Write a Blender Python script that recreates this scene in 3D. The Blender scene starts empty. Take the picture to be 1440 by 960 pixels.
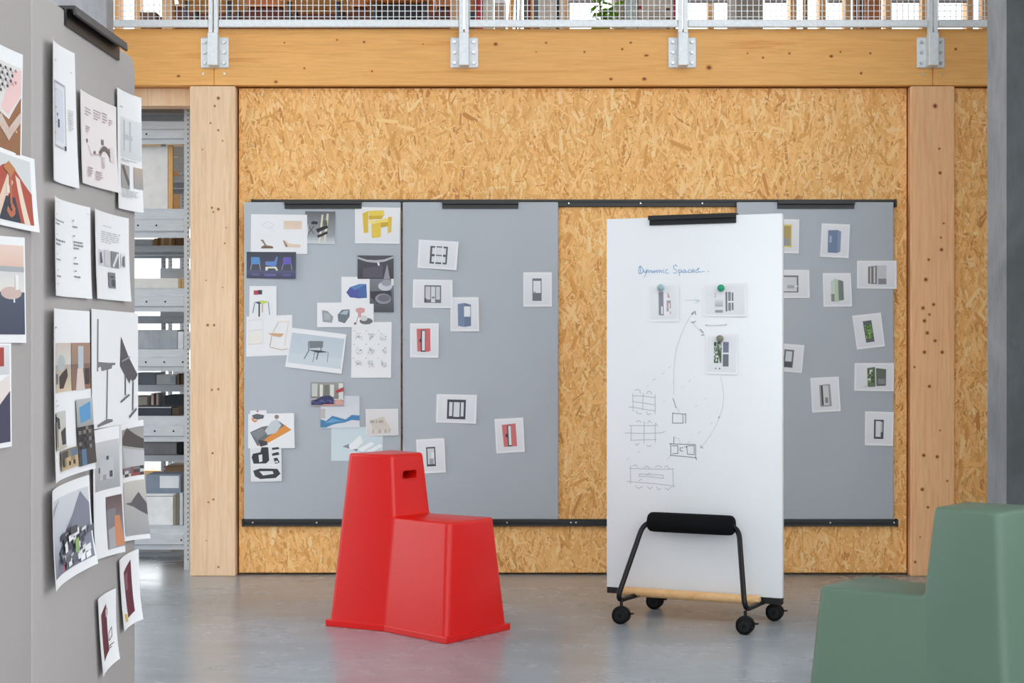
import bpy, bmesh, math, random
import numpy as np
from mathutils import Vector, Matrix

random.seed(11)
rng = np.random.default_rng(7)
SC = bpy.context.scene
COL = SC.collection

# ------------------------------------------------------------------ camera, sky, light
F_PX, CAM_H = 2250.0, 1.22
cam_data = bpy.data.cameras.new('camera')
cam_data.sensor_width = 36.0
cam_data.lens = F_PX / 1440.0 * 36.0
cam_data.clip_start = 0.05
cam = bpy.data.objects.new('camera', cam_data)
COL.objects.link(cam)
cam.location = (0, 0, CAM_H)
cam.rotation_euler = (math.pi / 2, 0, 0)
SC.camera = cam

world = bpy.data.worlds.new('overcast_sky')
SC.world = world
world.use_nodes = True
_bg = world.node_tree.nodes['Background']
_bg.inputs[0].default_value = (0.94, 0.975, 1.0, 1)
_bg.inputs[1].default_value = 1.0

SC.view_settings.view_transform = 'Standard'
SC.view_settings.look = 'None'
SC.view_settings.gamma = 1.0
SC.view_settings.use_curve_mapping = False
SC.view_settings.exposure = 1.75
SC.cycles.use_denoising = True
SC.cycles.max_bounces = 8
SC.cycles.diffuse_bounces = 5
SC.cycles.glossy_bounces = 4
SC.cycles.caustics_reflective = False
SC.cycles.caustics_refractive = False


# ------------------------------------------------------------------ helpers
def lin(c):
    """sRGB 0..255 -> linear rgba"""
    o = []
    for v in c[:3]:
        v = v / 255.0
        o.append(v / 12.92 if v <= 0.04045 else ((v + 0.055) / 1.055) ** 2.4)
    return (o[0], o[1], o[2], 1.0)


def at(px, py, Y):
    """photo pixel -> point on the plane at depth Y"""
    return Vector(((px - 720.0) * Y / F_PX, Y, CAM_H - (py - 480.0) * Y / F_PX))


def on_plane(px, py, P, n):
    d = Vector(((px - 720.0) / F_PX, 1.0, -(py - 480.0) / F_PX))
    o = Vector((0, 0, CAM_H))
    t = (Vector(P) - o).dot(n) / d.dot(n)
    return o + d * t


ORG = {}


def tag(o, label=None, cat=None, group=None, kind=None):
    if label: o['label'] = label
    if cat: o['category'] = cat
    if group: o['group'] = group
    if kind: o['kind'] = kind
    return o


def empty(name, loc, label, cat, group=None, rz=0.0):
    o = bpy.data.objects.new(name, None)
    COL.objects.link(o)
    o.empty_display_size = 0.05
    o.location = loc
    o.rotation_euler = (0, 0, rz)
    ORG[o.name] = Vector(loc)
    return tag(o, label, cat, group)


class MB:
    def __init__(self):
        self.v, self.f, self.c = [], [], []

    def quad(self, a, b, c, d, col=None):
        i = len(self.v)
        self.v += [tuple(a), tuple(b), tuple(c), tuple(d)]
        self.f.append((i, i + 1, i + 2, i + 3)); self.c.append(col)
        return self

    def poly(self, pts, col=None):
        i = len(self.v)
        self.v += [tuple(p) for p in pts]
        self.f.append(tuple(range(i, i + len(pts)))); self.c.append(col)
        return self

    def box(self, x0, x1, y0, y1, z0, z1, col=None):
        i = len(self.v)
        self.v += [(x0, y0, z0), (x1, y0, z0), (x1, y1, z0), (x0, y1, z0),
                   (x0, y0, z1), (x1, y0, z1), (x1, y1, z1), (x0, y1, z1)]
        for q in ((0, 3, 2, 1), (4, 5, 6, 7), (0, 1, 5, 4), (1, 2, 6, 5), (2, 3, 7, 6), (3, 0, 4, 7)):
            self.f.append(tuple(i + k for k in q)); self.c.append(col)
        return self

    def obox(self, O, ax, ay, az, col=None):
        """box from corner O along three edge vectors (right handed)"""
        O, ax, ay, az = Vector(O), Vector(ax), Vector(ay), Vector(az)
        i = len(self.v)
        for k in (O, O + ax, O + ax + ay, O + ay, O + az, O + ax + az, O + ax + ay + az, O + ay + az):
            self.v.append(tuple(k))
        for q in ((0, 3, 2, 1), (4, 5, 6, 7), (0, 1, 5, 4), (1, 2, 6, 5), (2, 3, 7, 6), (3, 0, 4, 7)):
            self.f.append(tuple(i + k for k in q)); self.c.append(col)
        return self

    def prism(self, poly, O, ex, ey, ez):
        """2-D outline (ex,ey) swept along ez"""
        O, ex, ey, ez = Vector(O), Vector(ex), Vector(ey), Vector(ez)
        n = len(poly)
        i = len(self.v)
        for k in (0, 1):
            for (a, b) in poly:
                self.v.append(tuple(O + ex * a + ey * b + ez * k))
        for k in range(n):
            l = (k + 1) % n
            self.f.append((i + k, i + l, i + n + l, i + n + k)); self.c.append(None)
        self.f.append(tuple(i + k for k in reversed(range(n)))); self.c.append(None)
        self.f.append(tuple(i + n + k for k in range(n))); self.c.append(None)
        return self

    def tube(self, pts, r, seg=10, col=None):
        """round tube through points; r a number or one per point"""
        pts = [Vector(p) for p in pts]
        n = len(pts)
        rs = r if isinstance(r, (list, tuple)) else [r] * n
        rings = []
        up = None
        for k in range(n):
            t = (pts[min(k + 1, n - 1)] - pts[max(k - 1, 0)]).normalized()
            if up is None:
                up = Vector((0, 0, 1)) if abs(t.z) < 0.9 else Vector((1, 0, 0))
            a = (up - t * up.dot(t)).normalized()
            b = t.cross(a)
            up = a
            i = len(self.v)
            for s in range(seg):
                th = 2 * math.pi * s / seg
                self.v.append(tuple(pts[k] + (a * math.cos(th) + b * math.sin(th)) * rs[k]))
            rings.append(i)
        for k in range(n - 1):
            for s in range(seg):
                s2 = (s + 1) % seg
                self.f.append((rings[k] + s, rings[k] + s2, rings[k + 1] + s2, rings[k + 1] + s)); self.c.append(col)
        self.f.append(tuple(rings[0] + s for s in reversed(range(seg)))); self.c.append(col)
        self.f.append(tuple(rings[-1] + s for s in range(seg))); self.c.append(col)
        return self

    def cyl(self, c, axis, r, h, seg=16, col=None):
        c = Vector(c); a = Vector(axis).normalized()
        return self.tube([c - a * h / 2, c + a * h / 2], r, seg, col)

    def sphere(self, c, r, seg=12, rings=8, sq=(1, 1, 1)):
        i = len(self.v)
        c = Vector(c)
        for k in range(rings + 1):
            ph = math.pi * k / rings
            for s in range(seg):
                th = 2 * math.pi * s / seg
                self.v.append((c.x + r * sq[0] * math.sin(ph) * math.cos(th), c.y + r * sq[1] * math.sin(ph) * math.sin(th), c.z + r * sq[2] * math.cos(ph)))
        for k in range(rings):
            for s in range(seg):
                s2 = (s + 1) % seg
                self.f.append((i + k * seg + s, i + (k + 1) * seg + s, i + (k + 1) * seg + s2, i + k * seg + s2)); self.c.append(None)
        return self

    def build(self, name, mat, parent=None, smooth=False, bevel=0.0, bseg=2, origin=None, local=False, angle=40, weld=False):
        o0 = Vector((0, 0, 0))
        if parent is not None and not local:
            o0 = ORG[parent.name]
        elif origin is not None:
            o0 = Vector(origin)
        me = bpy.data.meshes.new(name)
        me.from_pydata([(x - o0.x, y - o0.y, z - o0.z) for (x, y, z) in self.v], [], self.f)
        if any(c is not None for c in self.c):
            at_ = me.color_attributes.new('Col', 'FLOAT_COLOR', 'CORNER')
            k = 0
            for f, c in zip(self.f, self.c):
                if c is None: c = (240, 240, 240)
                if isinstance(c[0], (tuple, list)):
                    cs = [lin(q) for q in c]
                else:
                    cs = [lin(c)] * len(f)
                for q in range(len(f)):
                    at_.data[k].color = cs[q]; k += 1
        if bevel > 0 or weld:
            bm = bmesh.new(); bm.from_mesh(me)
            bmesh.ops.remove_doubles(bm, verts=bm.verts, dist=1e-5)
            bmesh.ops.recalc_face_normals(bm, faces=bm.faces)
            if bevel > 0:
                es = [e for e in bm.edges if len(e.link_faces) == 2 and e.calc_face_angle(0) > 0.35]
                bmesh.ops.bevel(bm, geom=es, offset=bevel, segments=bseg, affect='EDGES', profile=0.5, clamp_overlap=True)
            bm.to_mesh(me); bm.free()
        if smooth:
            me.shade_smooth()
            me.set_sharp_from_angle(angle=math.radians(angle))
        if mat is not None:
            me.materials.append(mat)
        o = bpy.data.objects.new(name, me)
        COL.objects.link(o)
        if parent is not None:
            o.parent = parent
            ORG[o.name] = ORG[parent.name]
        else:
            o.location = o0
            ORG[o.name] = o0
        return o


def copy_tree(o, parent=None):
    c = o.copy(); COL.objects.link(c); c.parent = parent
    for ch in list(o.children):
        copy_tree(ch, c)
    return c


def struct(o):
    o['kind'] = 'structure'
    return o


# ------------------------------------------------------------------ materials
def mat_base(name, rough=0.5, metal=0.0, color=(0.5, 0.5, 0.5, 1), spec=0.5):
    m = bpy.data.materials.new(name)
    m.use_nodes = True
    b = m.node_tree.nodes['Principled BSDF']
    b.inputs['Base Color'].default_value = color
    b.inputs['Roughness'].default_value = rough
    b.inputs['Metallic'].default_value = metal
    b.inputs['Specular IOR Level'].default_value = spec
    return m, m.node_tree, b


def nd(t, typ, **kw):
    n = t.nodes.new(typ)
    for k, v in kw.items():
        setattr(n, k, v)
    return n


def coords(t, scale=(1, 1, 1), rot=(0, 0, 0)):
    tc = nd(t, 'ShaderNodeTexCoord')
    mp = nd(t, 'ShaderNodeMapping')
    mp.inputs['Scale'].default_value = scale
    mp.inputs['Rotation'].default_value = rot
    t.links.new(tc.outputs['Object'], mp.inputs['Vector'])
    return mp.outputs['Vector']


def noise(t, vec, scale, detail=4, rough=0.55, dist=0.0):
    n = nd(t, 'ShaderNodeTexNoise')
    n.inputs['Scale'].default_value = scale
    n.inputs['Detail'].default_value = detail
    n.inputs['Roughness'].default_value = rough
    n.inputs['Distortion'].default_value = dist
    t.links.new(vec, n.inputs['Vector'])
    return n.outputs['Fac']


def ramp(t, fac, stops):
    r = nd(t, 'ShaderNodeValToRGB')
    els = r.color_ramp.elements
    while len(els) < len(stops):
        els.new(0.5)
    for e, (p, c) in zip(els, stops):
        e.position = p; e.color = c
    t.links.new(fac, r.inputs['Fac'])
    return r.outputs['Color']


def mixc(t, fac, a, b, mode='MIX'):
    n = nd(t, 'ShaderNodeMix', data_type='RGBA', blend_type=mode)
    for s, v in ((n.inputs[0], fac), (n.inputs[6], a), (n.inputs[7], b)):
        if isinstance(v, bpy.types.NodeSocket):
            t.links.new(v, s)
        else:
            s.default_value = v
    return n.outputs[2]


def bump(t, b, h, strength=0.2, dist=0.01):
    n = nd(t, 'ShaderNodeBump')
    n.inputs['Strength'].default_value = strength
    n.inputs['Distance'].default_value = dist
    t.links.new(h, n.inputs['Height'])
    t.links.new(n.outputs['Normal'], b.inputs['Normal'])


def flat_mat(name, srgb, rough=0.5, metal=0.0, var=0.06, scale=8.0, spec=0.5):
    m, t, b = mat_base(name, rough, metal, lin(srgb), spec)
    c = lin(srgb)
    n = noise(t, coords(t), scale, 4)
    lo = tuple(max(0, x * (1 - var)) for x in c[:3]) + (1,)
    hi = tuple(min(1, x * (1 + var)) for x in c[:3]) + (1,)
    t.links.new(ramp(t, n, [(0.3, lo), (0.7, hi)]), b.inputs['Base Color'])
    return m


def wood_mat(name, light, dark, axis='z', knots=(), rough=0.55, grain=1.0):
    m, t, b = mat_base(name, rough, spec=0.35)
    sc = {'z': (14, 14, 0.7), 'x': (0.7, 14, 14), 'y': (14, 0.7, 14)}[axis]
    v = coords(t, sc)
    n1 = noise(t, v, 1.6 * grain, 5, 0.6, 0.8)
    v2 = coords(t, tuple(s * 5 for s in sc))
    n2 = noise(t, v2, 2.0 * grain, 3, 0.6)
    c1 = ramp(t, n1, [(0.25, lin(dark)), (0.48, lin(light)), (0.75, lin(tuple(0.35 * d + 0.65 * l for d, l in zip(dark, light))))])
    c2 = ramp(t, n2, [(0.3, (0.86, 0.82, 0.76, 1)), (0.6, (1, 1, 1, 1))])
    c = mixc(t, 0.75, c1, c2, 'MULTIPLY')
    if knots:
        tc = nd(t, 'ShaderNodeTexCoord')
        # a little wobble so the knots are not perfect circles
        sm = None
        for (x, z, r, ex) in knots:
            sub = nd(t, 'ShaderNodeVectorMath', operation='SUBTRACT')
            t.links.new(tc.outputs['Object'], sub.inputs[0]); sub.inputs[1].default_value = (x, 0, z)
            mul = nd(t, 'ShaderNodeVectorMath', operation='MULTIPLY')
            t.links.new(sub.outputs[0], mul.inputs[0])
            mul.inputs[1].default_value = (1 / (r * ex), 0, 1 / r)
            ln = nd(t, 'ShaderNodeVectorMath', operation='LENGTH')
            t.links.new(mul.outputs[0], ln.inputs[0])
            if sm is None:
                sm = ln.outputs['Value']
            else:
                mn = nd(t, 'ShaderNodeMath', operation='MINIMUM')
                t.links.new(sm, mn.inputs[0]); t.links.new(ln.outputs['Value'], mn.inputs[1])
                sm = mn.outputs[0]
        mr = nd(t, 'ShaderNodeMapRange')
        t.links.new(sm, mr.inputs[0])
        mr.inputs[1].default_value = 0.5; mr.inputs[2].default_value = 2.0
        mr.inputs[3].default_value = 1.0; mr.inputs[4].default_value = 0.0
        kc = ramp(t, mr.outputs[0], [(0.0, (1, 1, 1, 1)), (0.45, (0.86, 0.74, 0.6, 1)), (0.8, (0.42, 0.27, 0.17, 1)), (1.0, (0.2, 0.11, 0.06, 1))])
        c = mixc(t, 1.0, c, kc, 'MULTIPLY')
    t.links.new(c, b.inputs['Base Color'])
    bump(t, b, n2, 0.08, 0.003)
    return m


def kn(lst, Y, ex=1.0):
    o = []
    for k in lst:
        p = at(k[0], k[1], Y)
        o.append((p.x, p.z, k[2] * 0.62 * Y / F_PX, k[3] if len(k) > 3 else ex))
    return o


Y_OSB = F_PX * CAM_H / 328.0          # OSB face, from where it meets the floor
Y_TIM = 8.318                         # front of posts and beam
Z_BEAM0, Z_BEAM1 = at(0, 120, Y_TIM).z, at(0, 40.5, Y_TIM).z

M = {}
M['post_l'] = wood_mat('spruce_post_pale', (244, 212, 176), (230, 188, 146), 'z', kn([(307, 138, 3), (302, 149, 2), (296, 173, 1.7), (307, 183, 2), (313, 198, 1.5), (298, 292, 2), (307, 294, 2.5), (300, 298, 1.7), (316, 342, 1.5), (290, 394, 1.2), (313, 404, 1.2), (292, 457, 2.5), (301, 457, 2.2), (298, 548, 2), (307, 547, 2), (299, 637, 2), (300, 702, 2), (293, 706, 1.7), (307, 797, 2), (318, 320, 1.2), (285, 210, 1.2), (290, 760, 1.2)], Y_TIM))
M['post_r'] = wood_mat('spruce_post_warm', (252, 200, 150), (238, 174, 122), 'z', kn([(1315, 149, 4.2), (1321, 209, 2.2), (1322, 243, 3), (1327, 314, 2), (1323, 334, 2), (1324, 351, 3.3), (1306, 365, 2.5), (1302, 393, 3.6), (1298, 433, 3.3), (1313, 428, 3), (1307, 442, 2.4), (1300, 451, 3.3), (1304, 468, 3.3), (1315, 479, 3), (1300, 495, 3.3), (1325, 495, 3.3), (1286, 516, 2), (1307, 543, 3), (1322, 605, 1.5), (1299, 640, 3.2), (1318, 642, 3.2), (1332, 676, 2), (1297, 688, 3.3), (1305, 713, 2.5), (1294, 755, 1.5), (1287, 790, 2.5)], Y_TIM))
M['beam'] = wood_mat('glulam_beam', (248, 188, 112), (228, 154, 78), 'x', kn([(251, 107, 2.2, 1.5), (388, 115, 2.5, 1.3), (428, 96, 1.8), (512, 59, 2.2), (474, 56, 1.8), (523, 100, 1.8), (697, 62, 3.0, 1.2), (768, 60, 2), (754, 73, 1.2), (887, 60, 2.2), (875, 69, 2.2), (909, 78, 2.0, 2.2), (859, 111, 2.4, 1.3), (906, 111, 3.0, 1.4), (997, 95, 4, 1.3), (1073, 81, 2), (1051, 75, 1.5), (1110, 75, 2.2), (1169, 79, 2.6, 1.4), (1182, 73, 1.8), (1211, 103, 2.5), (1224, 75, 2), (1344, 69, 2.5), (822, 73, 2), (400, 60, 1.5), (595, 62, 1.2)], Y_TIM))
M['wood'] = wood_mat('pine_joinery', (228, 186, 132), (206, 156, 100), 'z')
M['wood_x'] = wood_mat('pine_joinery_flat', (228, 190, 142), (208, 160, 106), 'x')
M['oak_rod'] = wood_mat('ash_rod', (226, 184, 132), (208, 158, 104), 'x', rough=0.45)
M['ply'] = wood_mat('birch_ply', (238, 208, 156), (224, 186, 128), 'x')


def fabric(name, srgb):
    m, t, b = mat_base(name, 0.92, spec=0.2)
    c = lin(srgb)
    n = noise(t, coords(t, (1, 1, 1)), 900, 2, 0.7)
    n2 = noise(t, coords(t, (1, 1, 1)), 3, 3, 0.5)
    a = ramp(t, n, [(0.3, tuple(x * 0.93 for x in c[:3]) + (1,)), (0.7, tuple(x * 1.07 for x in c[:3]) + (1,))])
    a2 = ramp(t, n2, [(0.3, (0.97, 0.97, 0.97, 1)), (0.7, (1, 1, 1, 1))])
    t.links.new(mixc(t, 1.0, a, a2, 'MULTIPLY'), b.inputs['Base Color'])
    bump(t, b, n, 0.15, 0.001)
    return m


M['felt'] = fabric('grey_felt', (182, 188, 195))
M['felt_l'] = fabric('warm_grey_felt', (175, 169, 167))
M['foam'] = flat_mat('black_foam', (13, 14, 17), 0.9, 0, 0.2, 400, .15)
M['black'] = flat_mat('black_powder_coat', (22, 23, 25), 0.42, 0, 0.1, 60)
M['black_tube'] = flat_mat('black_tube_steel', (11, 11, 13), 0.32, 0, 0.1, 60, .3)
M['tyre'] = flat_mat('caster_rubber', (9, 9, 10), 0.6, 0, 0.1, 60, .2)
M['hub'] = flat_mat('caster_plastic', (20, 21, 23), 0.4, 0, 0.1, 60, .3)
M['whiteboard'] = flat_mat('whiteboard_lacquer', (232, 235, 238), 0.3, 0, 0.01, 2)
M['paper'] = flat_mat('matt_paper', (236, 236, 238), 0.8, 0, 0.01, 4)
M['steel'] = flat_mat('bright_screw', (200, 202, 204), 0.35, 0.8, 0.1, 50)
M['red'] = flat_mat('red_moulded_plastic', (210, 20, 16), 0.34, 0, 0.02, 6, 0.45)
M['green'] = flat_mat('sage_moulded_plastic', (90, 115, 99), 0.45, 0, 0.02, 6, 0.4)
M['conc_white'] = flat_mat('pale_plaster', (176, 176, 174), 0.85, 0, 0.03, 2)

# galvanised steel
m, t, b = mat_base('galvanised_steel', 0.45, 0.2, lin((214, 222, 226)))
_v = nd(t, 'ShaderNodeTexVoronoi'); _v.inputs['Scale'].default_value = 60
t.links.new(coords(t), _v.inputs['Vector'])
t.links.new(ramp(t, _v.outputs['Distance'], [(0.0, lin((238, 242, 244))), (0.9, lin((224, 230, 234)))]), b.inputs['Base Color'])
M['galv'] = m
m, t, b = mat_base('shelf_steel', 0.45, 0.1, lin((176, 184, 192)))
t.links.new(ramp(t, noise(t, coords(t, (3, 30, 30)), 4, 4), [(0.3, lin((196, 204, 212))), (0.7, lin((214, 220, 226)))]), b.inputs['Base Color'])
M['shelf'] = m
M['hole'] = flat_mat('dark_hole', (30, 32, 35), 0.8)

# concrete floor, polished
m, t, b = mat_base('polished_concrete', 0.25)
v = coords(t)
nA = noise(t, v, 0.9, 5, 0.6, 0.6)
nB = noise(t, coords(t, (1.0, 2.0, 1)), 2.2, 6, 0.65, 0.4)
nC = noise(t, v, 60, 4, 0.7)
cA = ramp(t, nA, [(0.3, lin((148, 154, 160))), (0.5, lin((160, 167, 174))), (0.72, lin((170, 177, 185)))])
cB = ramp(t, nB, [(0.3, (0.885, 0.885, 0.885, 1)), (0.62, (1, 1, 1, 1))])
cC = ramp(t, nC, [(0.3, (0.95, 0.95, 0.95, 1)), (0.6, (1, 1, 1, 1))])
t.links.new(mixc(t, 1.0, mixc(t, 1.0, cA, cB, 'MULTIPLY'), cC, 'MULTIPLY'), b.inputs['Base Color'])
mr = nd(t, 'ShaderNodeMapRange'); t.links.new(nB, mr.inputs[0])
mr.inputs[1].default_value = 0.3; mr.inputs[2].default_value = 0.7; mr.inputs[3].default_value = 0.2; mr.inputs[4].default_value = 0.31
t.links.new(mr.outputs[0], b.inputs['Roughness'])
bump(t, b, nB, 0.022, 0.01)
M['floor'] = m


def concrete(name, lo, hi, rough=0.8):
    m, t, b = mat_base(name, rough)
    v = coords(t)
    n1 = noise(t, v, 2.2, 6, 0.65, 0.8)
    n2 = noise(t, coords(t, (8, 8, 1.2)), 6, 5, 0.7)
    c1 = ramp(t, n1, [(0.3, lin(lo)), (0.7, lin(hi))])
    c2 = ramp(t, n2, [(0.35, (0.8, 0.8, 0.8, 1)), (0.65, (1, 1, 1, 1))])
    t.links.new(mixc(t, 0.8, c1, c2, 'MULTIPLY'), b.inputs['Base Color'])
    bump(t, b, n2, 0.15, 0.004)
    return m


M['conc'] = concrete('cast_concrete', (150, 158, 167), (184, 191, 199))
M['conc_dark'] = concrete('dark_cast_concrete', (74, 80, 84), (112, 118, 122))
M['conc_l'] = concrete('cast_concrete_pale', (168, 168, 172), (196, 196, 200))
M['steel_sheet'] = concrete('dark_column_front', (56, 61, 63), (80, 86, 89), .55)
M['ground'] = concrete('paving', (150, 150, 148), (170, 170, 168))


def attr_mat(name, rough=0.7, spec=0.3):
    m, t, b = mat_base(name, rough, spec=spec)
    a = nd(t, 'ShaderNodeAttribute'); a.attribute_name = 'Col'
    t.links.new(a.outputs['Color'], b.inputs['Base Color'])
    return m


M['ink'] = attr_mat('printed_ink', 0.6)
M['marker'] = attr_mat('marker_ink', 0.5)
M['strand'] = attr_mat('osb_strand', 0.6, 0.35)

# OSB base (shows in the gaps between the strands and where they stop)
m, t, b = mat_base('osb_board', 0.65, spec=0.3)
c = None
for k, (rot, sc, s) in enumerate([(0.3, (16, 1, 5), 5), (-0.5, (14, 1, 5), 6), (1.2, (16, 1, 6), 5)]):
    vo = nd(t, 'ShaderNodeTexVoronoi'); vo.inputs['Scale'].default_value = s
    t.links.new(coords(t, sc, (0, rot, 0)), vo.inputs['Vector'])
    cc = ramp(t, vo.outputs['Color'], [(0.1, lin((196, 142, 80))), (0.5, lin((222, 172, 108))), (0.9, lin((236, 194, 136)))])
    c = cc if c is None else mixc(t, 0.5, c, cc)
t.links.new(c, b.inputs['Base Color'])
M['osb'] = m

m, t, b = mat_base('window_glass', 0.02)
tr = nd(t, 'ShaderNodeBsdfTransparent'); gl = nd(t, 'ShaderNodeBsdfGlossy'); gl.inputs['Roughness'].default_value = 0.02
mx = nd(t, 'ShaderNodeMixShader'); mx.inputs[0].default_value = 0.06
t.links.new(tr.outputs[0], mx.inputs[1]); t.links.new(gl.outputs[0], mx.inputs[2])
t.links.new(mx.outputs[0], t.nodes['Material Output'].inputs['Surface'])
M['glass'] = m

# ------------------------------------------------------------------ the hall
XL, XR, YB, YF, ZC = -5.0, 4.6, -2.6, 13.0, 6.2
Z_MEZ = Z_BEAM1
struct(MB().box(-60, 60, -60, 60, -0.4, -0.2).build('ground', M['ground']))
struct(MB().box(XL - .2, XR + .2, YB - .2, YF + .2, -0.2, 0.0).build('floor', M['floor']))
_c = MB()
_ys = [YB - .2, -.8, .6, 2.2, 3.6, YF + .2]      # openings between the solid strips, added to brighten the hall
for _k in (0, 2, 4):
    _c.box(XL - .2, XR + .2, _ys[_k], _ys[_k + 1], ZC, ZC + .2)
for _k in (1, 3):
    _c.box(XL - .2, -3.8, _ys[_k], _ys[_k + 1], ZC, ZC + .2); _c.box(3.6, XR + .2, _ys[_k], _ys[_k + 1], ZC, ZC + .2)
struct(_c.build('ceiling', M['conc_white']))


def glazed(n, P0, P1, z0, z1, zsill, nb, mat, name_wall, mull=0.07, thick=0.12, pane=True, xs=None):
    """a window wall from P0 to P1: sill wall, head, mullions, panes"""
    P0, P1 = Vector((P0[0], P0[1], 0)), Vector((P1[0], P1[1], 0))
    d = P1 - P0; L = d.length; d.normalize()
    q = Vector((-d.y, d.x, 0))
    w = struct(MB().box(-.01, .01, -.01, .01, z0, z0 + .01).build(f'window_{n}', mat)) if False else None
    fr = MB()
    fr.obox(P0 + Vector((0, 0, zsill)), d * L, q * thick, Vector((0, 0, mull)))
    fr.obox(P0 + Vector((0, 0, z1 - mull)), d * L, q * thick, Vector((0, 0, mull)))
    wo = struct(fr.build(f'window_{n}', mat))
    if xs is None:
        xs = [L * k / nb for k in range(nb + 1)]
    for x in xs:
        x = min(max(x, mull / 2), L - mull / 2)
        MB().obox(P0 + d * (x - mull / 2) + Vector((0, 0, zsill + mull)), d * mull, q * thick, Vector((0, 0, z1 - zsill - 2 * mull))).build('mullion', mat, wo)
    if pane:
        for a, b in zip(xs[:-1], xs[1:]):
            MB().obox(P0 + d * (a + mull / 2) + q * (thick * .4) + Vector((0, 0, zsill + mull)), d * (b - a - mull), q * .012, Vector((0, 0, z1 - zsill - 2 * mull))).build('pane', M['glass'], wo)
    if zsill > z0 + .01:
        struct(MB().obox(P0 + Vector((0, 0, z0)), d * L, q * .2, Vector((0, 0, zsill - z0))).build(name_wall, M['conc_white']))
    return wo


# left facade glazed; facade behind the camera glazed; right windows and roof openings added
glazed(1, (XL, YF), (XL, 5.3), 0, ZC - .3, 0.1, 6, M['black'], 'wall_left_sill', pane=False)
struct(MB().box(XL - .2, XL, YB, 5.3, 0, ZC - .3).build('wall_left_front', M['conc_white']))
struct(MB().box(XL - .2, XL, YB, YF, ZC - .3, ZC).build('wall_left', M['conc_white']))
glazed(2, (XL, YB), (XR, YB), 0, ZC - .3, 0.2, 8, M['black'], 'wall_rear_parapet', pane=False)
struct(MB().box(XL, XR, YB - .2, YB, ZC - .3, ZC).build('wall_rear', M['conc_white']))
glazed(3, (XR, YB), (XR, 5.2), 0, ZC - .3, 1.1, 5, M['black'], 'wall_right', pane=False)  # unseen windows, put in for extra light from the right
struct(MB().box(XR, XR + .2, 5.2, YF, 0, ZC - .3).build('wall_right_back', M['conc_white']))
struct(MB().box(XR, XR + .2, YB, YF, ZC - .3, ZC).build('wall_right_head', M['conc_white']))

# upper window wall behind the mezzanine: mullions where the photo shows them
S13 = F_PX / YF
mx_ = [((p - 720) / S13) for p in (60, 165, 193, 318, 455, 560, 640, 797, 1000, 1116, 1157, 1192, 1250, 1301, 1364, 1386)]
mx_ = [XL + .04] + [x for x in mx_ if x > XL + .2] + [3.95, XR - .04]
glazed(4, (XL, YF), (XR, YF), Z_MEZ, ZC - .3, 3.55, 0, M['wood'], 'wall_back_parapet', mull=0.05, pane=True, xs=[x - XL for x in mx_])
struct(MB().box(XL, XR, YF, YF + .2, ZC - .3, ZC).build('wall_back_head', M['wood_x']))
# lower window wall of the store behind the shelving
lx = [XL + .04, -4.2, -3.25, -2.3, -1.5, -.7, .2]
glazed(5, (XL, YF), (.2, YF), 0, 2.33, 0.12, 0, M['wood'], 'wall_store_sill', mull=0.05, pane=True, xs=[x - XL for x in lx])
struct(MB().box(XL, .2, YF, YF + .14, 2.33, 2.62).build('wall_store_head', M['wood_x']))
struct(MB().box(.2, XR, YF, YF + .2, 0, 2.62).build('wall_store_back', M['conc_white']))

# mezzanine deck, beam in three lengths, posts
struct(MB().box(XL, XR, Y_TIM + .24, YF, Z_BEAM0 + .08, Z_MEZ).build('floor_mezzanine', M['wood_x']))
jx = [XL, at(301, 0, Y_TIM).x, at(1312, 0, Y_TIM).x, XR]
for k in range(3):
    struct(MB().box(jx[k] + .0008, jx[k + 1] - .0008, Y_TIM, Y_TIM + .24, Z_BEAM0, Z_BEAM1).build(f'trim_{k + 1}', M['beam'], bevel=.003, bseg=1))
for k, (a, b_, mt) in enumerate([(267, 331, 'post_l'), (1280.5, 1342.5, 'post_r')]):
    struct(MB().box(at(a, 0, Y_TIM).x, at(b_, 0, Y_TIM).x, Y_TIM, Y_TIM + .22, 0, Z_BEAM0 - .003).build(f'trim_{k + 4}', M[mt], bevel=.004, bseg=1))
# pale plank under the beam over the shelving
struct(MB().box(XL, at(267, 0, Y_TIM).x - .002, Y_TIM + .08, Y_TIM + .2, at(0, 149.5, Y_TIM + .1).z, Z_BEAM0 - .003).build('trim_6', M['post_l']))

# OSB wall: the board and, on it, real strands
X0o, X1o = at(331, 0, Y_TIM).x, XR
xp0, xp1 = at(1280.5, 0, Y_TIM).x, at(1342.5, 0, Y_TIM).x
wall_back = struct(MB().box(X0o - .1, X1o, Y_OSB + .06, Y_OSB + .15, 0, Z_BEAM0).build('wall_back', M['osb']))
OSB_Z0, OSB_Z1 = .012, Z_BEAM0 - .007
boards = [(X0o + .010, xp0 - .008), (xp1 + .008, X1o)]
for (a_, b_) in boards:
    MB().box(a_, b_, Y_OSB + .003, Y_OSB + .025, OSB_Z0, OSB_Z1).build('osb_board', M['osb'], wall_back)
    # battens that carry the board
    MB().box(a_ + .05, b_ - .05, Y_OSB + .0255, Y_OSB + .0595, .3, .34).build('batten', M['wood_x'], wall_back)
    MB().box(a_ + .05, b_ - .05, Y_OSB + .0255, Y_OSB + .0595, 2.2, 2.24).build('batten', M['wood_x'], wall_back)


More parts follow.
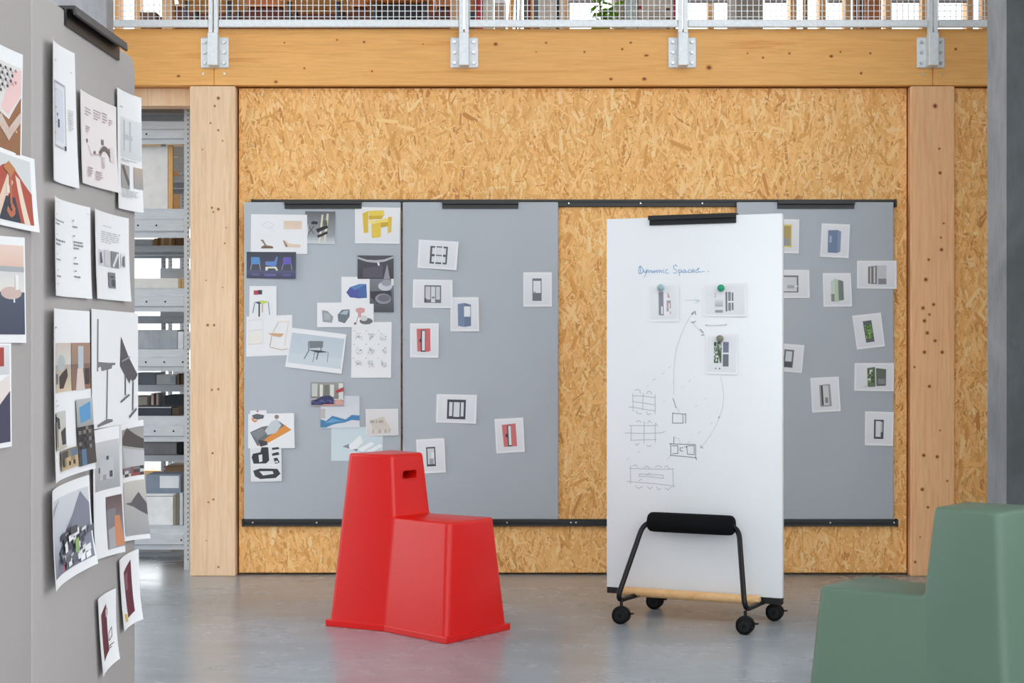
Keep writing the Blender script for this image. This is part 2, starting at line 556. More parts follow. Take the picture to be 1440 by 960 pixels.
def strands(x0, x1, z0, z1, N):
    cx = rng.uniform(x0, x1, N); cz = rng.uniform(z0, z1, N)
    big = rng.random(N)
    ln = np.where(big < .22, rng.uniform(.06, .14, N), rng.uniform(.016, .075, N))
    wd = np.where(big < .22, rng.uniform(.008, .028, N), rng.uniform(.002, .012, N))
    mode = rng.random(N)
    ang = np.where(mode < .68, rng.normal(math.pi / 2, .38, N), rng.uniform(0, math.pi, N))
    ca, sa = np.cos(ang), np.sin(ang)
    tone = rng.random(N)
    pal = np.array([lin(c)[:3] for c in ((240, 202, 146), (234, 190, 128), (226, 178, 112), (216, 164, 96), (204, 146, 78), (242, 212, 164), (184, 122, 62), (228, 184, 122))])
    pr = np.array([.17, .2, .2, .16, .09, .08, .03, .07])
    idx = rng.choice(len(pal), N, p=pr)
    # the biggest strands stay close to the middle tones
    cols = np.minimum(pal[idx] * rng.uniform(1.0, 1.16, N)[:, None], .92)
    mean = cols.mean(0)
    cols = mean + (cols - mean) * .78
    cols *= np.array([1.13, 1.03, .92])
    # dark slivers
    sl = rng.random(N) < .03
    ln = np.where(sl, rng.uniform(.008, .03, N), ln); wd = np.where(sl, rng.uniform(.0015, .0035, N), wd)
    cols[sl] = np.array(lin((176, 104, 40))[:3])
    depth = rng.random(N)
    depth = np.where(big < .012, .9 + .1 * depth, np.where(big < .22, depth * .8, .1 + .88 * depth))
    off = depth * .0026
    taper = rng.uniform(.45, 1.0, (N, 2)); skew = rng.uniform(-.4, .4, (N, 2))
    V = np.zeros((N, 6, 3)); 
    # six-cornered sliver: ends cut at a slant
    uu = np.stack([-.5 * np.ones(N), -.5 + .12 * skew[:, 0] + .06, .5 * np.ones(N) - .08, .5 * np.ones(N), .38 + .1 * skew[:, 1], -.42 * np.ones(N)], 1)
    ww = np.stack([-.1 * taper[:, 0], -.5 * np.ones(N), -.5 * taper[:, 1], .2 * skew[:, 1], .5 * np.ones(N), .5 * taper[:, 0]], 1)
    U = uu * ln[:, None]; W = ww * wd[:, None]
    V[:, :, 0] = np.clip(cx[:, None] + U * ca[:, None] - W * sa[:, None], x0, x1)
    V[:, :, 2] = np.clip(cz[:, None] + U * sa[:, None] + W * ca[:, None], z0, z1)
    tl = rng.normal(0, .015, N)
    V[:, :, 1] = Y_OSB + .0029 - off[:, None] + np.clip(W * tl[:, None], -.0003, .0003)
    me = bpy.data.meshes.new('osb_strands')
    me.vertices.add(N * 6); me.vertices.foreach_set('co', V.reshape(-1))
    me.loops.add(N * 6); me.loops.foreach_set('vertex_index', np.arange(N * 6, dtype=np.int32))
    me.polygons.add(N); me.polygons.foreach_set('loop_start', np.arange(0, N * 6, 6, dtype=np.int32))
    me.update(calc_edges=True)
    at_ = me.color_attributes.new('Col', 'FLOAT_COLOR', 'CORNER')
    c4 = np.ones((N, 6, 4)); c4[:, :, :3] = cols[:, None, :]
    at_.data.foreach_set('color', c4.reshape(-1).astype(np.float32))
    me.materials.append(M['strand'])
    o = bpy.data.objects.new('osb_strands', me)
    COL.objects.link(o); o.parent = wall_back
    o['kind'] = 'stuff'


strands(boards[0][0], boards[0][1], OSB_Z0, OSB_Z1, 80000)
strands(boards[1][0], 2.9, OSB_Z0, OSB_Z1, 9000)

# concrete columns
colr = struct(MB().box(2.2565, 2.7, 7.304, 7.6, 0, ZC - .001).build('column_right', M['conc'], bevel=.004, bseg=1))
MB().box(2.2575, 2.7, 7.30, 7.3038, 0.0, ZC - .002).build('front_cladding', M['steel_sheet'], colr)  # thin sheet over the front face, darker than the column side
struct(MB().box(-2.25, at(150, 0, 7.3).x, 7.3, 7.43, 0, ZC).build('column_left', M['conc_l'], bevel=.006, bseg=1))

# ------------------------------------------------------------------ railing on the beam
Y_RAIL = Y_TIM - .05
rail_z0, rail_z1 = at(0, 38, Y_RAIL).z, at(0, 27.5, Y_RAIL).z
post_px = [300, 652.5, 960.5, 1312]
side = ['over the pale timber post beside the steel shelving', 'above the two neighbouring wall pinboards', 'above the mobile whiteboard', 'over the knotty timber post beside the concrete column']
for px, sd in zip(post_px, side):
    x = at(px, 0, Y_RAIL).x
    e = empty('railing_post', (x, Y_TIM - .02, at(0, 96, Y_TIM).z), 'galvanised railing post bolted to the beam ' + sd, 'railing post', 'railing posts along the mezzanine edge')
    z0, z1 = at(0, 96, Y_TIM).z, at(0, 53, Y_TIM).z
    pl = MB().box(x - .073, x + .073, Y_TIM - .012, Y_TIM, z0, z1).build('base_plate', M['galv'], e, bevel=.008, bseg=2)
    for sx in (-1, 1):
        for kz in (.16, .5, .84):
            MB().cyl((x + sx * .05, Y_TIM - .018, z0 + (z1 - z0) * kz), (0, 1, 0), .0085, .014, 6).build('bolt', M['steel'], pl)
    for sx in (-1, 1):
        MB().box(x + sx * .014 - .0105, x + sx * .014 + .0105, Y_RAIL - .005, Y_RAIL + .025, at(0, 55, Y_TIM).z, 3.95).build('flat_bar', M['galv'], e)
    MB().box(x - .026, x + .026, Y_RAIL - .022, Y_TIM - .01, z0 + .004, at(0, 49, Y_TIM).z).build('bracket', M['galv'], e, bevel=.004)
    MB().box(x - .012, x + .012, Y_RAIL - .004, Y_RAIL + .02, 3.90, 3.96).build('head', M['galv'], e)
edges = [XL + .1] + [at(p, 0, Y_RAIL).x for p in post_px] + [XR - .1]
cell = 8.1 * Y_RAIL / F_PX
bay_lab = ['at the end beside the paler concrete pier', 'in front of the stacked wooden chairs', 'in front of the row of upright books', 'in front of the grey box and bright windows', 'behind the dark concrete column']
for k in range(5):
    a, b_ = edges[k] + .027, edges[k + 1] - .027
    e = empty('mesh_railing', ((a + b_) / 2, Y_RAIL, rail_z0), 'galvanised wire mesh railing panel ' + bay_lab[k], 'railing', 'mesh panels of the mezzanine railing')
    MB().box(a, b_, Y_RAIL - .003, Y_RAIL + .022, rail_z0, rail_z1).build('bottom_rail', M['galv'], e, bevel=.003, bseg=1)
    MB().box(a, b_, Y_RAIL - .003, Y_RAIL + .022, 3.86, 3.90).build('top_rail', M['galv'], e)
    w = MB(); n = int((b_ - a) / cell)
    for i in range(n + 1):
        x = a + (b_ - a - n * cell) / 2 + i * cell
        w.box(x - .0019, x + .0019, Y_RAIL + .005, Y_RAIL + .009, rail_z1, 3.86)
    z = rail_z1 + cell * .55
    while z < 3.86:
        w.box(a, b_, Y_RAIL + .009, Y_RAIL + .012, z - .0016, z + .0016); z += cell
    w.build('wire_mesh', M['galv'], e)
for (px, py) in ((286, 103), (316, 103), (1297, 105), (1326, 105), (353, 51), (618, 106)):
    pass
hand = MB().tube([(XL + .1, Y_RAIL + .01, 3.985), (XR - .1, Y_RAIL + .01, 3.985)], .022, 12).build('handrail', M['galv'], smooth=True, origin=(0, Y_RAIL, 3.96))
tag(hand, 'round galvanised handrail along the top of the mezzanine railing', 'handrail')
for (px, py, w_) in ((286, 104, 'on the pale timber post side, lower corner'), (316, 104, ''), (1297, 105, ''), (1326, 105, '')):
    p = at(px, py, Y_TIM)
    par = bpy.data.objects['trim_1' if px < 301 else ('trim_2' if px < 1312 else 'trim_3')]
    MB().cyl((p.x, Y_TIM - .002, p.z), (0, 1, 0), .006, .008, 10).build('screw', M['steel'], par)

# ------------------------------------------------------------------ wall rails and pinboards
Y_PB = 8.312                                   # face of the hung pinboards
zt, zb = at(0, 284, Y_PB).z, at(0, 730, Y_PB).z


def rail(name, y0, y1, x0, x1, label, screws):
    e = empty(name, (at((x0 + x1) / 2, 0, Y_OSB).x, Y_OSB, at(0, y1, Y_OSB).z), label, 'rail', 'rails that carry the wall pinboards')
    za, zb_ = at(0, y1, Y_OSB - .02).z, at(0, y0, Y_OSB - .02).z
    xa, xb = at(x0, 0, Y_OSB - .02).x, at(x1, 0, Y_OSB - .02).x
    MB().box(xa, xb, Y_OSB - .016, Y_OSB - .0005, za, zb_).build('rail_body', M['black'], e, bevel=.002, bseg=1)
    MB().box(xa, xb, Y_OSB - .026, Y_OSB - .016, zb_ - .012 if y0 < 480 else za, zb_ if y0 < 480 else za + .012).build('rail_lip', M['black'], e)
    for xe in (xa, xb):
        MB().box(xe - .006, xe + .006, Y_OSB - .03, Y_OSB - .001, za - .002, zb_ + .002).build('end_cap', M['black'], e, bevel=.002, bseg=1)
    for s in screws:
        p = at(s, (y0 + y1) / 2, Y_OSB - .028)
        MB().cyl((p.x, Y_OSB - .0275 if False else Y_OSB - .018, p.z), (0, 1, 0), .0045, .006, 8).build('screw', M['steel'], e)
    return e


rail('wall_rail', 280.5, 290.5, 355, 1259, 'upper black steel rail above the wall pinboards', [361, 451, 537, 624, 712, 800, 901, 988, 1076, 1164, 1252])
rail('wall_rail', 730, 739.5, 342, 1261, 'lower black steel rail below the wall pinboards', [355, 445, 533, 713, 803, 810, 1168, 1258])


def clip_profile(mb, O, ex, ed, L):
    """pull strip: top lip standing proud of the face and a set-back plate under it; ed points out of the board, L along ex"""
    pr = [(-.034, .0), (-.034, .006), (.024, .006), (.026, -.012), (.021, -.014), (.0195, -.0015), (.006, -.0015), (.006, -.036), (.0012, -.036), (.0012, .0)]
    ez = Vector((0, 0, 1))
    mb.prism(pr, O, ed, ez, ex * L)
    return mb


def pinboard(x0, x1, c0, c1, label):
    X0, X1 = at(x0, 0, Y_PB).x, at(x1, 0, Y_PB).x
    e = empty('wall_pinboard', ((X0 + X1) / 2, Y_PB + .02, zb), label, 'pinboard', 'grey pinboards hung on the wall rails')
    MB().box(X0, X1, Y_PB, Y_PB + .026, zb, zt).build('felt_panel', M['felt'], e, smooth=True, bevel=.006, bseg=3)
    MB().box(X0, X1, Y_PB + .006, Y_PB + .027, zb - .014, zb - .0005).build('bottom_profile', M['black'], e)
    a, b_ = at(c0, 0, Y_PB).x, at(c1, 0, Y_PB).x
    mb = clip_profile(MB(), Vector((a, Y_PB, zt + .001)), Vector((1, 0, 0)), Vector((0, -1, 0)), b_ - a)
    mb.build('hanging_clip', M['black'], e)
    return e


pinboard(343, 563.6, 400.5, 508.5, 'grey wall pinboard covered in many overlapping photos of chairs and sofas')
pinboard(566, 785, 622, 729, 'grey wall pinboard with eight small room box prints, behind the red stool')
pinboard(1036.5, 1257, 1093, 1201, 'grey wall pinboard partly hidden behind the white mobile board')

# ------------------------------------------------------------------ printed paper
PL_WALL = (Vector((0, Y_PB, 0)), Vector((0, -1, 0)))
# two partition pinboards standing on the left, running into the room
PA, PBp = Vector((-.967, 3.223, 0)), Vector((-.953, 4.047, 0))
DL = (PBp - PA).normalized()
NL = Vector((DL.y, -DL.x, 0))
PL_LEFT = (PA, NL)
# mobile whiteboard
WL, WR = Vector((.4237, 7.168, 0)), Vector((1.1547, 6.837, 0))
WU = (WR - WL).normalized(); WN = Vector((WU.y, -WU.x, 0))
PL_BOARD = (WL, WN)
W_W = (WR - WL).length


NSH = 16


def clip_axis(P, ax, lo, hi):
    for sgn, lim in ((1, lo), (-1, hi)):
        out = []
        for i in range(len(P)):
            p, q = P[i], P[(i + 1) % len(P)]
            a, b_ = sgn * (p[ax] - lim), sgn * (q[ax] - lim)
            if a >= 0: out.append(p)
            if (a > 0 and b_ < 0) or (a < 0 and b_ > 0):
                t_ = a / (a - b_)
                out.append((p[0] + (q[0] - p[0]) * t_, p[1] + (q[1] - p[1]) * t_))
        P = out
        if len(P) < 3: return []
    return P


def sliced(P, nu, nv):
    """cut an outline along the sheet's own grid so that it follows the curl"""
    res = []
    u0, u1 = min(p[0] for p in P), max(p[0] for p in P)
    v0, v1 = min(p[1] for p in P), max(p[1] for p in P)
    for i in range(int(max(0, math.floor(u0 * nu + 1e-6))), int(math.ceil(u1 * nu - 1e-6))):
        A = clip_axis(P, 0, i / nu, (i + 1) / nu)
        if not A: continue
        for j in range(int(max(0, math.floor(v0 * nv + 1e-6))), int(math.ceil(v1 * nv - 1e-6))):
            B = clip_axis(A, 1, j / nv, (j + 1) / nv)
            if len(B) >= 3:
                res.append(B)
    return res


def faded(c):
    """office print: a little greyer and paler than full colour"""
    if callable(c): return lambda u, v: faded(c(u, v))
    g = .3 * c[0] + .59 * c[1] + .11 * c[2]
    return tuple(22 + .905 * (.82 * x + .18 * g) for x in c)


def shape_geo(mb, S, f, k, nu, nv):
    """one printed shape laid on the sheet; f(u, v, lift) gives the point; v runs down"""
    lift = .0006 + .00022 * k
    typ = S[0]

    def lay(pts, c):
        c = faded(c)
        ar = sum(pts[i][0] * pts[(i + 1) % len(pts)][1] - pts[(i + 1) % len(pts)][0] * pts[i][1] for i in range(len(pts)))
        if ar > 0: pts = list(reversed(pts))
        for B in sliced(pts, nu, nv):
            mb.poly([f(u, v, lift) for (u, v) in B], [c(u, v) for (u, v) in B] if callable(c) else c)

    def rect(u0, v0, u1, v1, c):
        lay([(u0, v0), (u1, v0), (u1, v1), (u0, v1)], c)
    if typ == 'r':
        rect(*S[1:])
    elif typ == 'g':
        _, u0, v0, u1, v1, c0, c1 = S
        rect(u0, v0, u1, v1, lambda u, v: tuple(c0[i] + (c1[i] - c0[i]) * (v - v0) / (v1 - v0) for i in range(3)))
    elif typ == 'p':
        lay(S[1], S[2])
    elif typ == 'e':
        _, cu, cv, ru, rv, c = S
        lay([(cu + ru * math.cos(2 * math.pi * i / 14), cv + rv * math.sin(2 * math.pi * i / 14)) for i in range(14)], c)
    elif typ == 'l':
        _, pts, w, c = S
        nn = (f(.5, .5, 1) - f(.5, .5, 0)).normalized()
        for (a, b_) in zip(pts[:-1], pts[1:]):
            A, B = f(a[0], a[1], lift + .0002), f(b_[0], b_[1], lift + .0002)
            d = (B - A)
            if d.length < 1e-6: continue
            s = nn.cross(d).normalized() * w / 2
            mb.quad(A - s, B - s, B + s, A + s, faded(c))
    elif typ == 't':
        _, u0, v0, u1, v1, n, c = S
        h = (v1 - v0) / n
        for i in range(n):
            L = u1 - u0 if i < n - 1 else (u1 - u0) * .6
            L *= random.uniform(.85, 1)
            # words of uneven length
            a = u0
            while a < u0 + L - .005:
                w_ = min(random.uniform(.1, .3) * (u1 - u0), u0 + L - a)
                rect(a, v0 + h * i, a + w_, v0 + h * (i + .5), c)
                a += w_ + .04 * (u1 - u0)
    elif typ == 'n':
        # mottled photograph: n x m patches of mixed tones
        _, u0, v0, u1, v1, n, m_, pal = S
        for i in range(n):
            for j in range(m_):
                rect(u0 + (u1 - u0) * i / n, v0 + (v1 - v0) * j / m_, u0 + (u1 - u0) * (i + 1) / n, v0 + (v1 - v0) * (j + 1) / m_, random.choice(pal))


def sheet(label, quad, plane, shapes, layer=0, curl=None, group=None, name='photo_print', cat='print', border=None):
    P, n = plane
    Q = [on_plane(x, y, P, n) for (x, y) in quad]
    C = sum(Q, Vector()) / 4
    curl = curl or (lambda u, v: 0.0)
    base = .0012 + layer * .0016

    def f(u, v, lift):
        top = Q[0].lerp(Q[1], u); bot = Q[3].lerp(Q[2], u)
        return top.lerp(bot, v) + n * (base + curl(u, v) + lift)
    N = NSH
    mb = MB()
    idx = {}
    for s, lf in ((0, 0.0003), (1, -.0003)):
        for i in range(N + 1):
            for j in range(N + 1):
                idx[s, i, j] = len(mb.v); mb.v.append(tuple(f(i / N, j / N, lf)))
    def add(*a):
        mb.f.append(a); mb.c.append(None)
    for i in range(N):
        for j in range(N):
            add(idx[0, i, j + 1], idx[0, i + 1, j + 1], idx[0, i + 1, j], idx[0, i, j])
            add(idx[1, i, j], idx[1, i + 1, j], idx[1, i + 1, j + 1], idx[1, i, j + 1])
    for i in range(N):
        add(idx[0, i, 0], idx[0, i + 1, 0], idx[1, i + 1, 0], idx[1, i, 0])
        add(idx[0, i + 1, N], idx[0, i, N], idx[1, i, N], idx[1, i + 1, N])
        add(idx[0, 0, i + 1], idx[0, 0, i], idx[1, 0, i], idx[1, 0, i + 1])
        add(idx[0, N, i], idx[0, N, i + 1], idx[1, N, i + 1], idx[1, N, i])
    o = mb.build(name, M['paper'], origin=C, smooth=True, angle=50)
    tag(o, label, cat, group)
    if shapes:
        pm = MB()
        for k, S in enumerate([('r', .004, .004, .996, .996, (236, 236, 238))] + list(shapes)):
            shape_geo(pm, S, f, k, NSH if getattr(curl, 'nu', 1) > 1 else 1, NSH if getattr(curl, 'nv', 1) > 1 else 1)
        pm.build('printed_image', M['ink'], o)
    return o


def lift_r(c):
    fn = lambda u, v: c * u * u + .0004
    fn.nu = 2
    return fn


def wave(a, b_, c=0.0):
    """a: lift at the left edge, b: at the right, c: at the bottom"""
    fn = lambda u, v: .001 + a * (1 - u) ** 4 + b_ * u ** 4 + c * v ** 3 * (.4 + .6 * u)
    fn.nu = fn.nv = 2
    return fn


G1 = 'photos of seating on the wall pinboard'
G2 = 'small room box prints'
W = PL_WALL
INK = (60, 62, 66)

sheet('white sheet with faint outline and tan lounger pictures beside stacked chairs photo', [(353, 301), (432, 302), (432.4, 357), (352.5, 357)], W, [
    ('l', [(.2, .28), (.3, .18), (.42, .26), (.33, .38), (.2, .28)], .002, (205, 205, 208)), ('l', [(.22, .2), (.42, .4)], .0015, (210, 210, 212)),
    ('g', .585, .16, .905, .37, (226, 196, 170), (238, 205, 178)),
    ('p', [(.17, .64), (.22, .64), (.28, .78), (.38, .8), (.4, .86), (.2, .86), (.24, .76)], (150, 118, 100)), ('p', [(.2, .8), (.4, .82), (.39, .86), (.18, .86)], (120, 86, 70)),
    ('p', [(.57, .66), (.62, .66), (.68, .74), (.88, .76), (.88, .83), (.62, .83)], (232, 200, 172)), ('p', [(.57, .66), (.59, .66), (.66, .8), (.62, .83)], (150, 112, 90))], 0, lift_r(.002), G1)
sheet('dark grey photo of stacked pale wooden chairs with black seats', [(429.3, 297), (471.8, 297.5), (471, 343.4), (429, 342)], W, [
    ('g', 0, 0, 1, .78, (92, 96, 102), (150, 155, 160)), ('g', 0, .78, 1, 1, (158, 166, 172), (205, 212, 218)),
    ('p', [(.45, .98), (.5, .55), (.55, .1), (.6, .1), (.55, .6), (.5, .98)], (232, 214, 184)), ('p', [(.62, .95), (.66, .5), (.72, .06), (.78, .08), (.74, .55), (.68, .95)], (226, 206, 176)),
    ('p', [(.36, .55), (.72, .42), (.78, .5), (.42, .66)], (34, 36, 40)), ('p', [(.4, .75), (.74, .6), (.76, .68), (.44, .82)], (40, 44, 46)),
    ('p', [(.2, .34), (.28, .3), (.44, .33), (.4, .4), (.22, .4)], (36, 40, 40)), ('l', [(.1, .42), (.08, .74)], .004, (226, 226, 226)), ('l', [(.1, .45), (.3, .7)], .003, (50, 50, 54)), ('l', [(.3, .45), (.1, .72)], .003, (50, 50, 54)),
    ('p', [(.6, .3), (.72, .26), (.74, .42), (.62, .44)], (84, 92, 70))], 1, None, G1)
sheet('white sheet with a blocky yellow armchair', [(499, 291), (562.8, 292), (562, 342.8), (499, 342)], W, [
    ('g', 0, 0, 1, .95, (238, 237, 238), (228, 229, 232)),
    ('p', [(.17, .18), (.3, .1), (.3, .7), (.2, .72)], (232, 184, 30)), ('p', [(.3, .1), (.64, .08), (.66, .22), (.32, .24)], (246, 208, 50)), ('p', [(.3, .24), (.64, .22), (.6, .32), (.32, .34)], (222, 172, 26)),
    ('p', [(.46, .36), (.82, .28), (.82, .42), (.46, .5)], (250, 218, 84)), ('p', [(.37, .46), (.58, .42), (.58, .82), (.38, .85)], (240, 196, 40)), ('p', [(.58, .42), (.8, .4), (.8, .5), (.58, .56)], (214, 164, 22)), ('p', [(.74, .26), (.82, .26), (.81, .68), (.73, .72)], (234, 188, 36)), ('p', [(.31, .34), (.46, .36), (.46, .46), (.32, .44)], (252, 226, 120))], 0, lift_r(.004), G1)
sheet('dark photo of three blue and purple chairs in a row', [(347, 354), (417, 354.5), (416.5, 391.8), (347, 391)], W, [
    ('g', 0, 0, 1, .7, (58, 60, 74), (72, 74, 96)), ('g', 0, .7, 1, 1, (84, 86, 122), (60, 58, 92)),
    ('p', [(.09, .2), (.26, .2), (.28, .46), (.09, .48)], (76, 140, 210)), ('l', [(.1, .48), (.08, .68)], .004, (150, 156, 168)), ('l', [(.26, .46), (.28, .68)], .004, (150, 156, 168)),
    ('p', [(.38, .5), (.38, .36), (.56, .36), (.6, .18), (.63, .18), (.6, .52), (.56, .56)], (84, 132, 214)), ('p', [(.38, .56), (.6, .56), (.64, .7), (.6, .7), (.57, .62), (.44, .62), (.42, .7), (.38, .7)], (228, 226, 196)),
    ('p', [(.74, .2), (.9, .2), (.91, .46), (.73, .48)], (96, 84, 190)), ('l', [(.74, .48), (.71, .68)], .004, (140, 140, 160)), ('l', [(.9, .46), (.92, .68)], .004, (140, 140, 160)),
    ('r', .36, .82, .6, .92, (100, 92, 160)), ('r', .1, .82, .26, .9, (92, 90, 140)), ('r', .74, .82, .9, .92, (90, 82, 150))], 1, lift_r(.012), G1)
sheet('near-black photo with a curved metal rim and drop', [(503, 359), (553.8, 359.5), (553.8, 392), (503, 392)], W, [
    ('g', 0, 0, 1, 1, (72, 74, 80), (58, 56, 64)), ('p', [(0, .06), (.25, .18), (.5, .2), (.75, .16), (1, .02), (1, .1), (.75, .26), (.5, .31), (.25, .27), (0, .14)], (176, 180, 186)),
    ('p', [(.54, .28), (.6, .3), (.63, .52), (.58, .54)], (226, 228, 232)), ('p', [(.72, 1), (.82, .36), (.9, 1)], (150, 142, 160)), ('p', [(.14, .95), (.16, .55), (.7, .4), (.7, .95)], (84, 78, 92))], 2, lift_r(.006), G1)
sheet('grey photo of glossy rounded shell seats below the dark rim photo', [(520, 392), (553.8, 392), (554, 438.8), (520, 438.5)], W, [
    ('g', 0, 0, 1, 1, (120, 122, 130), (66, 66, 76)), ('e', .65, .22, .3, .14, (196, 198, 208)), ('e', .7, .12, .22, .1, (150, 150, 162)), ('p', [(.02, .38), (.9, .36), (.92, .66), (.62, .78), (.3, .74), (.04, .56)], (54, 54, 62)), ('e', .56, .6, .34, .16, (140, 140, 152)), ('e', .6, .58, .26, .11, (104, 102, 116)), ('r', .9, 0, 1, .2, (226, 228, 232))], 2, lift_r(.006), G1)
sheet('white sheet with a blue wedge-shaped armchair', [(480, 389), (521, 389.5), (521, 427), (480, 427)], W, [
    ('p', [(.17, .58), (.3, .38), (.62, .26), (.85, .26), (.88, .78), (.6, .8), (.3, .76)], (70, 82, 170)), ('p', [(.3, .38), (.62, .26), (.86, .26), (.62, .42), (.46, .5)], (76, 130, 200)), ('p', [(.6, .44), (.86, .28), (.88, .78), (.6, .8)], (62, 100, 176))], 1, None, G1)
sheet('white sheet with two grey mesh armchairs', [(446, 425.5), (495.5, 425), (496, 460), (446, 460)], W, [
    ('p', [(.14, .3), (.3, .34), (.46, .58), (.42, .82), (.16, .78)], (150, 158, 162)), ('p', [(.2, .4), (.36, .48), (.38, .7), (.2, .7)], (172, 178, 182)),
    ('p', [(.58, .5), (.7, .3), (.92, .28), (.92, .56), (.78, .84), (.6, .76)], (104, 114, 122)), ('p', [(.64, .46), (.76, .34), (.9, .32), (.84, .5)], (168, 184, 200))], 2, None, G1)
sheet('white sheet with a red and grey tangled model', [(494.5, 427), (525.6, 427), (525.6, 460), (494.5, 460)], W, [
    ('p', [(.2, .2), (.42, .16), (.6, .2), (.6, .36), (.44, .4), (.44, .6), (.34, .6), (.3, .4), (.2, .34)], (226, 150, 146)), ('l', [(.34, .4), (.2, .86)], .003, (190, 130, 130)), ('e', .66, .74, .3, .14, (100, 102, 104)), ('e', .56, .62, .16, .12, (206, 206, 206)), ('r', .12, .8, .2, .88, (90, 60, 60))], 3, None, G1)
sk = []
for i in range(3):
    for j in range(3):
        cx, cy = .19 + .31 * i, .26 + .245 * j
        for q in range(3):
            a = [(cx + random.uniform(-.1, .1), cy + random.uniform(-.07, .07)) for _ in range(4)]
            sk.append(('l', a, .0015, (176, 178, 180)))
        sk.append(('e', cx + random.uniform(-.04, .06), cy, .012, .009, (60, 62, 66)))
        sk.append(('r', cx - .14, cy - .11, cx - .12, cy - .1, (80, 82, 86)))
sheet('tall white sheet with nine small line sketches', [(494.8, 453), (551, 452.5), (550, 531), (493.5, 531)], W, sk, 1, lift_r(.003), G1)
sheet('white sheet with a multicoloured chair with lime seat', [(351, 402), (389, 402), (389, 446), (350.5, 446)], W, [
    ('r', .16, .14, .32, .28, (206, 52, 74)), ('r', .32, .13, .47, .27, (58, 62, 72)), ('p', [(.18, .52), (.46, .46), (.72, .5), (.5, .58)], (200, 216, 60)), ('p', [(.18, .52), (.36, .5), (.44, .56), (.36, .58)], (64, 66, 140)),
    ('l', [(.2, .54), (.13, .86)], .004, (90, 110, 140)), ('r', .34, .56, .39, .98, (40, 42, 46)), ('r', .47, .58, .5, .84, (196, 140, 80)), ('l', [(.7, .52), (.75, .92)], .004, (90, 150, 180))], 1, None, G1)
sheet('white sheet with a pale wooden deck chair beside its crate outline', [(346.5, 445), (411, 442.5), (410.5, 499), (346, 501.5)], W, [
    ('l', [(.05, .1), (.35, .08)], .003, (228, 216, 204)), ('l', [(.05, .36), (.36, .34)], .004, (230, 214, 200)), ('r', .06, .42, .36, .66, (240, 234, 224)), ('l', [(.05, .7), (.36, .68)], .004, (228, 210, 196)), ('l', [(.06, .1), (.05, .72)], .002, (232, 222, 212)), ('l', [(.36, .08), (.37, .7)], .002, (232, 222, 212)),
    ('l', [(.68, .16), (.94, .16)], .005, (234, 220, 206)), ('l', [(.7, .18), (.58, .42)], .004, (204, 190, 176)), ('l', [(.92, .18), (.84, .76)], .004, (236, 214, 190)), ('p', [(.47, .44), (.6, .44), (.82, .46), (.76, .54), (.62, .52)], (220, 164, 112)), ('l', [(.56, .5), (.52, .76)], .004, (208, 170, 140)), ('l', [(.52, .78), (.78, .86), (.92, .84)], .004, (216, 178, 148))], 0, None, G1)
sheet('tilted photo of a slim grey chair on pale blue', [(410, 460.4), (487.7, 470), (480.7, 525.6), (401, 515.7)], W, [
    ('g', .03, .12, .97, .88, (186, 200, 212), (196, 210, 220)), ('r', .03, .62, .97, .88, (200, 213, 222)), ('p', [(.35, .28), (.6, .24), (.61, .4), (.38, .46)], (112, 120, 128)), ('p', [(.36, .5), (.58, .48), (.72, .5), (.52, .55)], (66, 70, 76)),
    ('l', [(.34, .3), (.37, .52), (.31, .74)], .004, (70, 74, 80)), ('l', [(.54, .54), (.53, .72)], .005, (70, 74, 80)), ('l', [(.48, .54), (.47, .8)], .003, (120, 128, 134)), ('l', [(.72, .5), (.72, .76)], .003, (120, 128, 136)), ('l', [(.58, .4), (.58, .48)], .004, (80, 84, 90))], 2, lift_r(.006), G1)
sheet('colourful interior photo with dark blue seating and red accent', [(437.5, 537), (484, 537.2), (484, 571), (437, 570.4)], W, [
    ('g', 0, 0, 1, .7, (150, 150, 140), (126, 120, 112)), ('r', .03, .06, .2, .6, (196, 198, 192)), ('r', .27, .1, .36, .6, (226, 226, 216)), ('r', .4, .12, .55, .6, (110, 112, 100)), ('r', .58, .1, .7, .6, (214, 214, 206)), ('r', .84, .04, .98, .7, (214, 214, 210)), ('p', [(.76, .34), (.98, .2), (.98, .38), (.76, .46)], (196, 44, 48)),
    ('r', 0, .72, 1, 1, (170, 150, 150)), ('p', [(.02, .8), (.2, .7), (.36, .58), (.6, .56), (.7, .72), (.7, .9), (.3, .96), (.02, .96)], (46, 48, 96)), ('p', [(.74, .76), (.92, .7), (.98, .92), (.76, .94)], (226, 150, 140)), ('n', .04, .74, .7, .9, 9, 3, [(46, 48, 96), (70, 74, 140), (30, 30, 60)]), ('r', .38, .92, .7, .98, (220, 130, 120))], 3, lift_r(.004), G1)
sheet('pale photo of a wavy blue fabric strip', [(451, 556), (505.8, 556.4), (505.8, 600.7), (451, 602)], W, [
    ('g', 0, 0, 1, 1, (206, 210, 218), (214, 218, 224)), ('p', [(0, .72), (.14, .78), (.3, .62), (.48, .68), (.64, .74), (.8, .6), (1, .62), (1, .78), (.8, .76), (.6, .84), (.44, .86), (.3, .9), (.14, .98), (0, .98)], (52, 126, 186)), ('p', [(.1, .84), (.3, .7), (.46, .76), (.62, .8), (.44, .8), (.28, .84)], (86, 160, 214)), ('r', 0, .4, .12, .7, (190, 180, 176))], 2, lift_r(.003), G1)
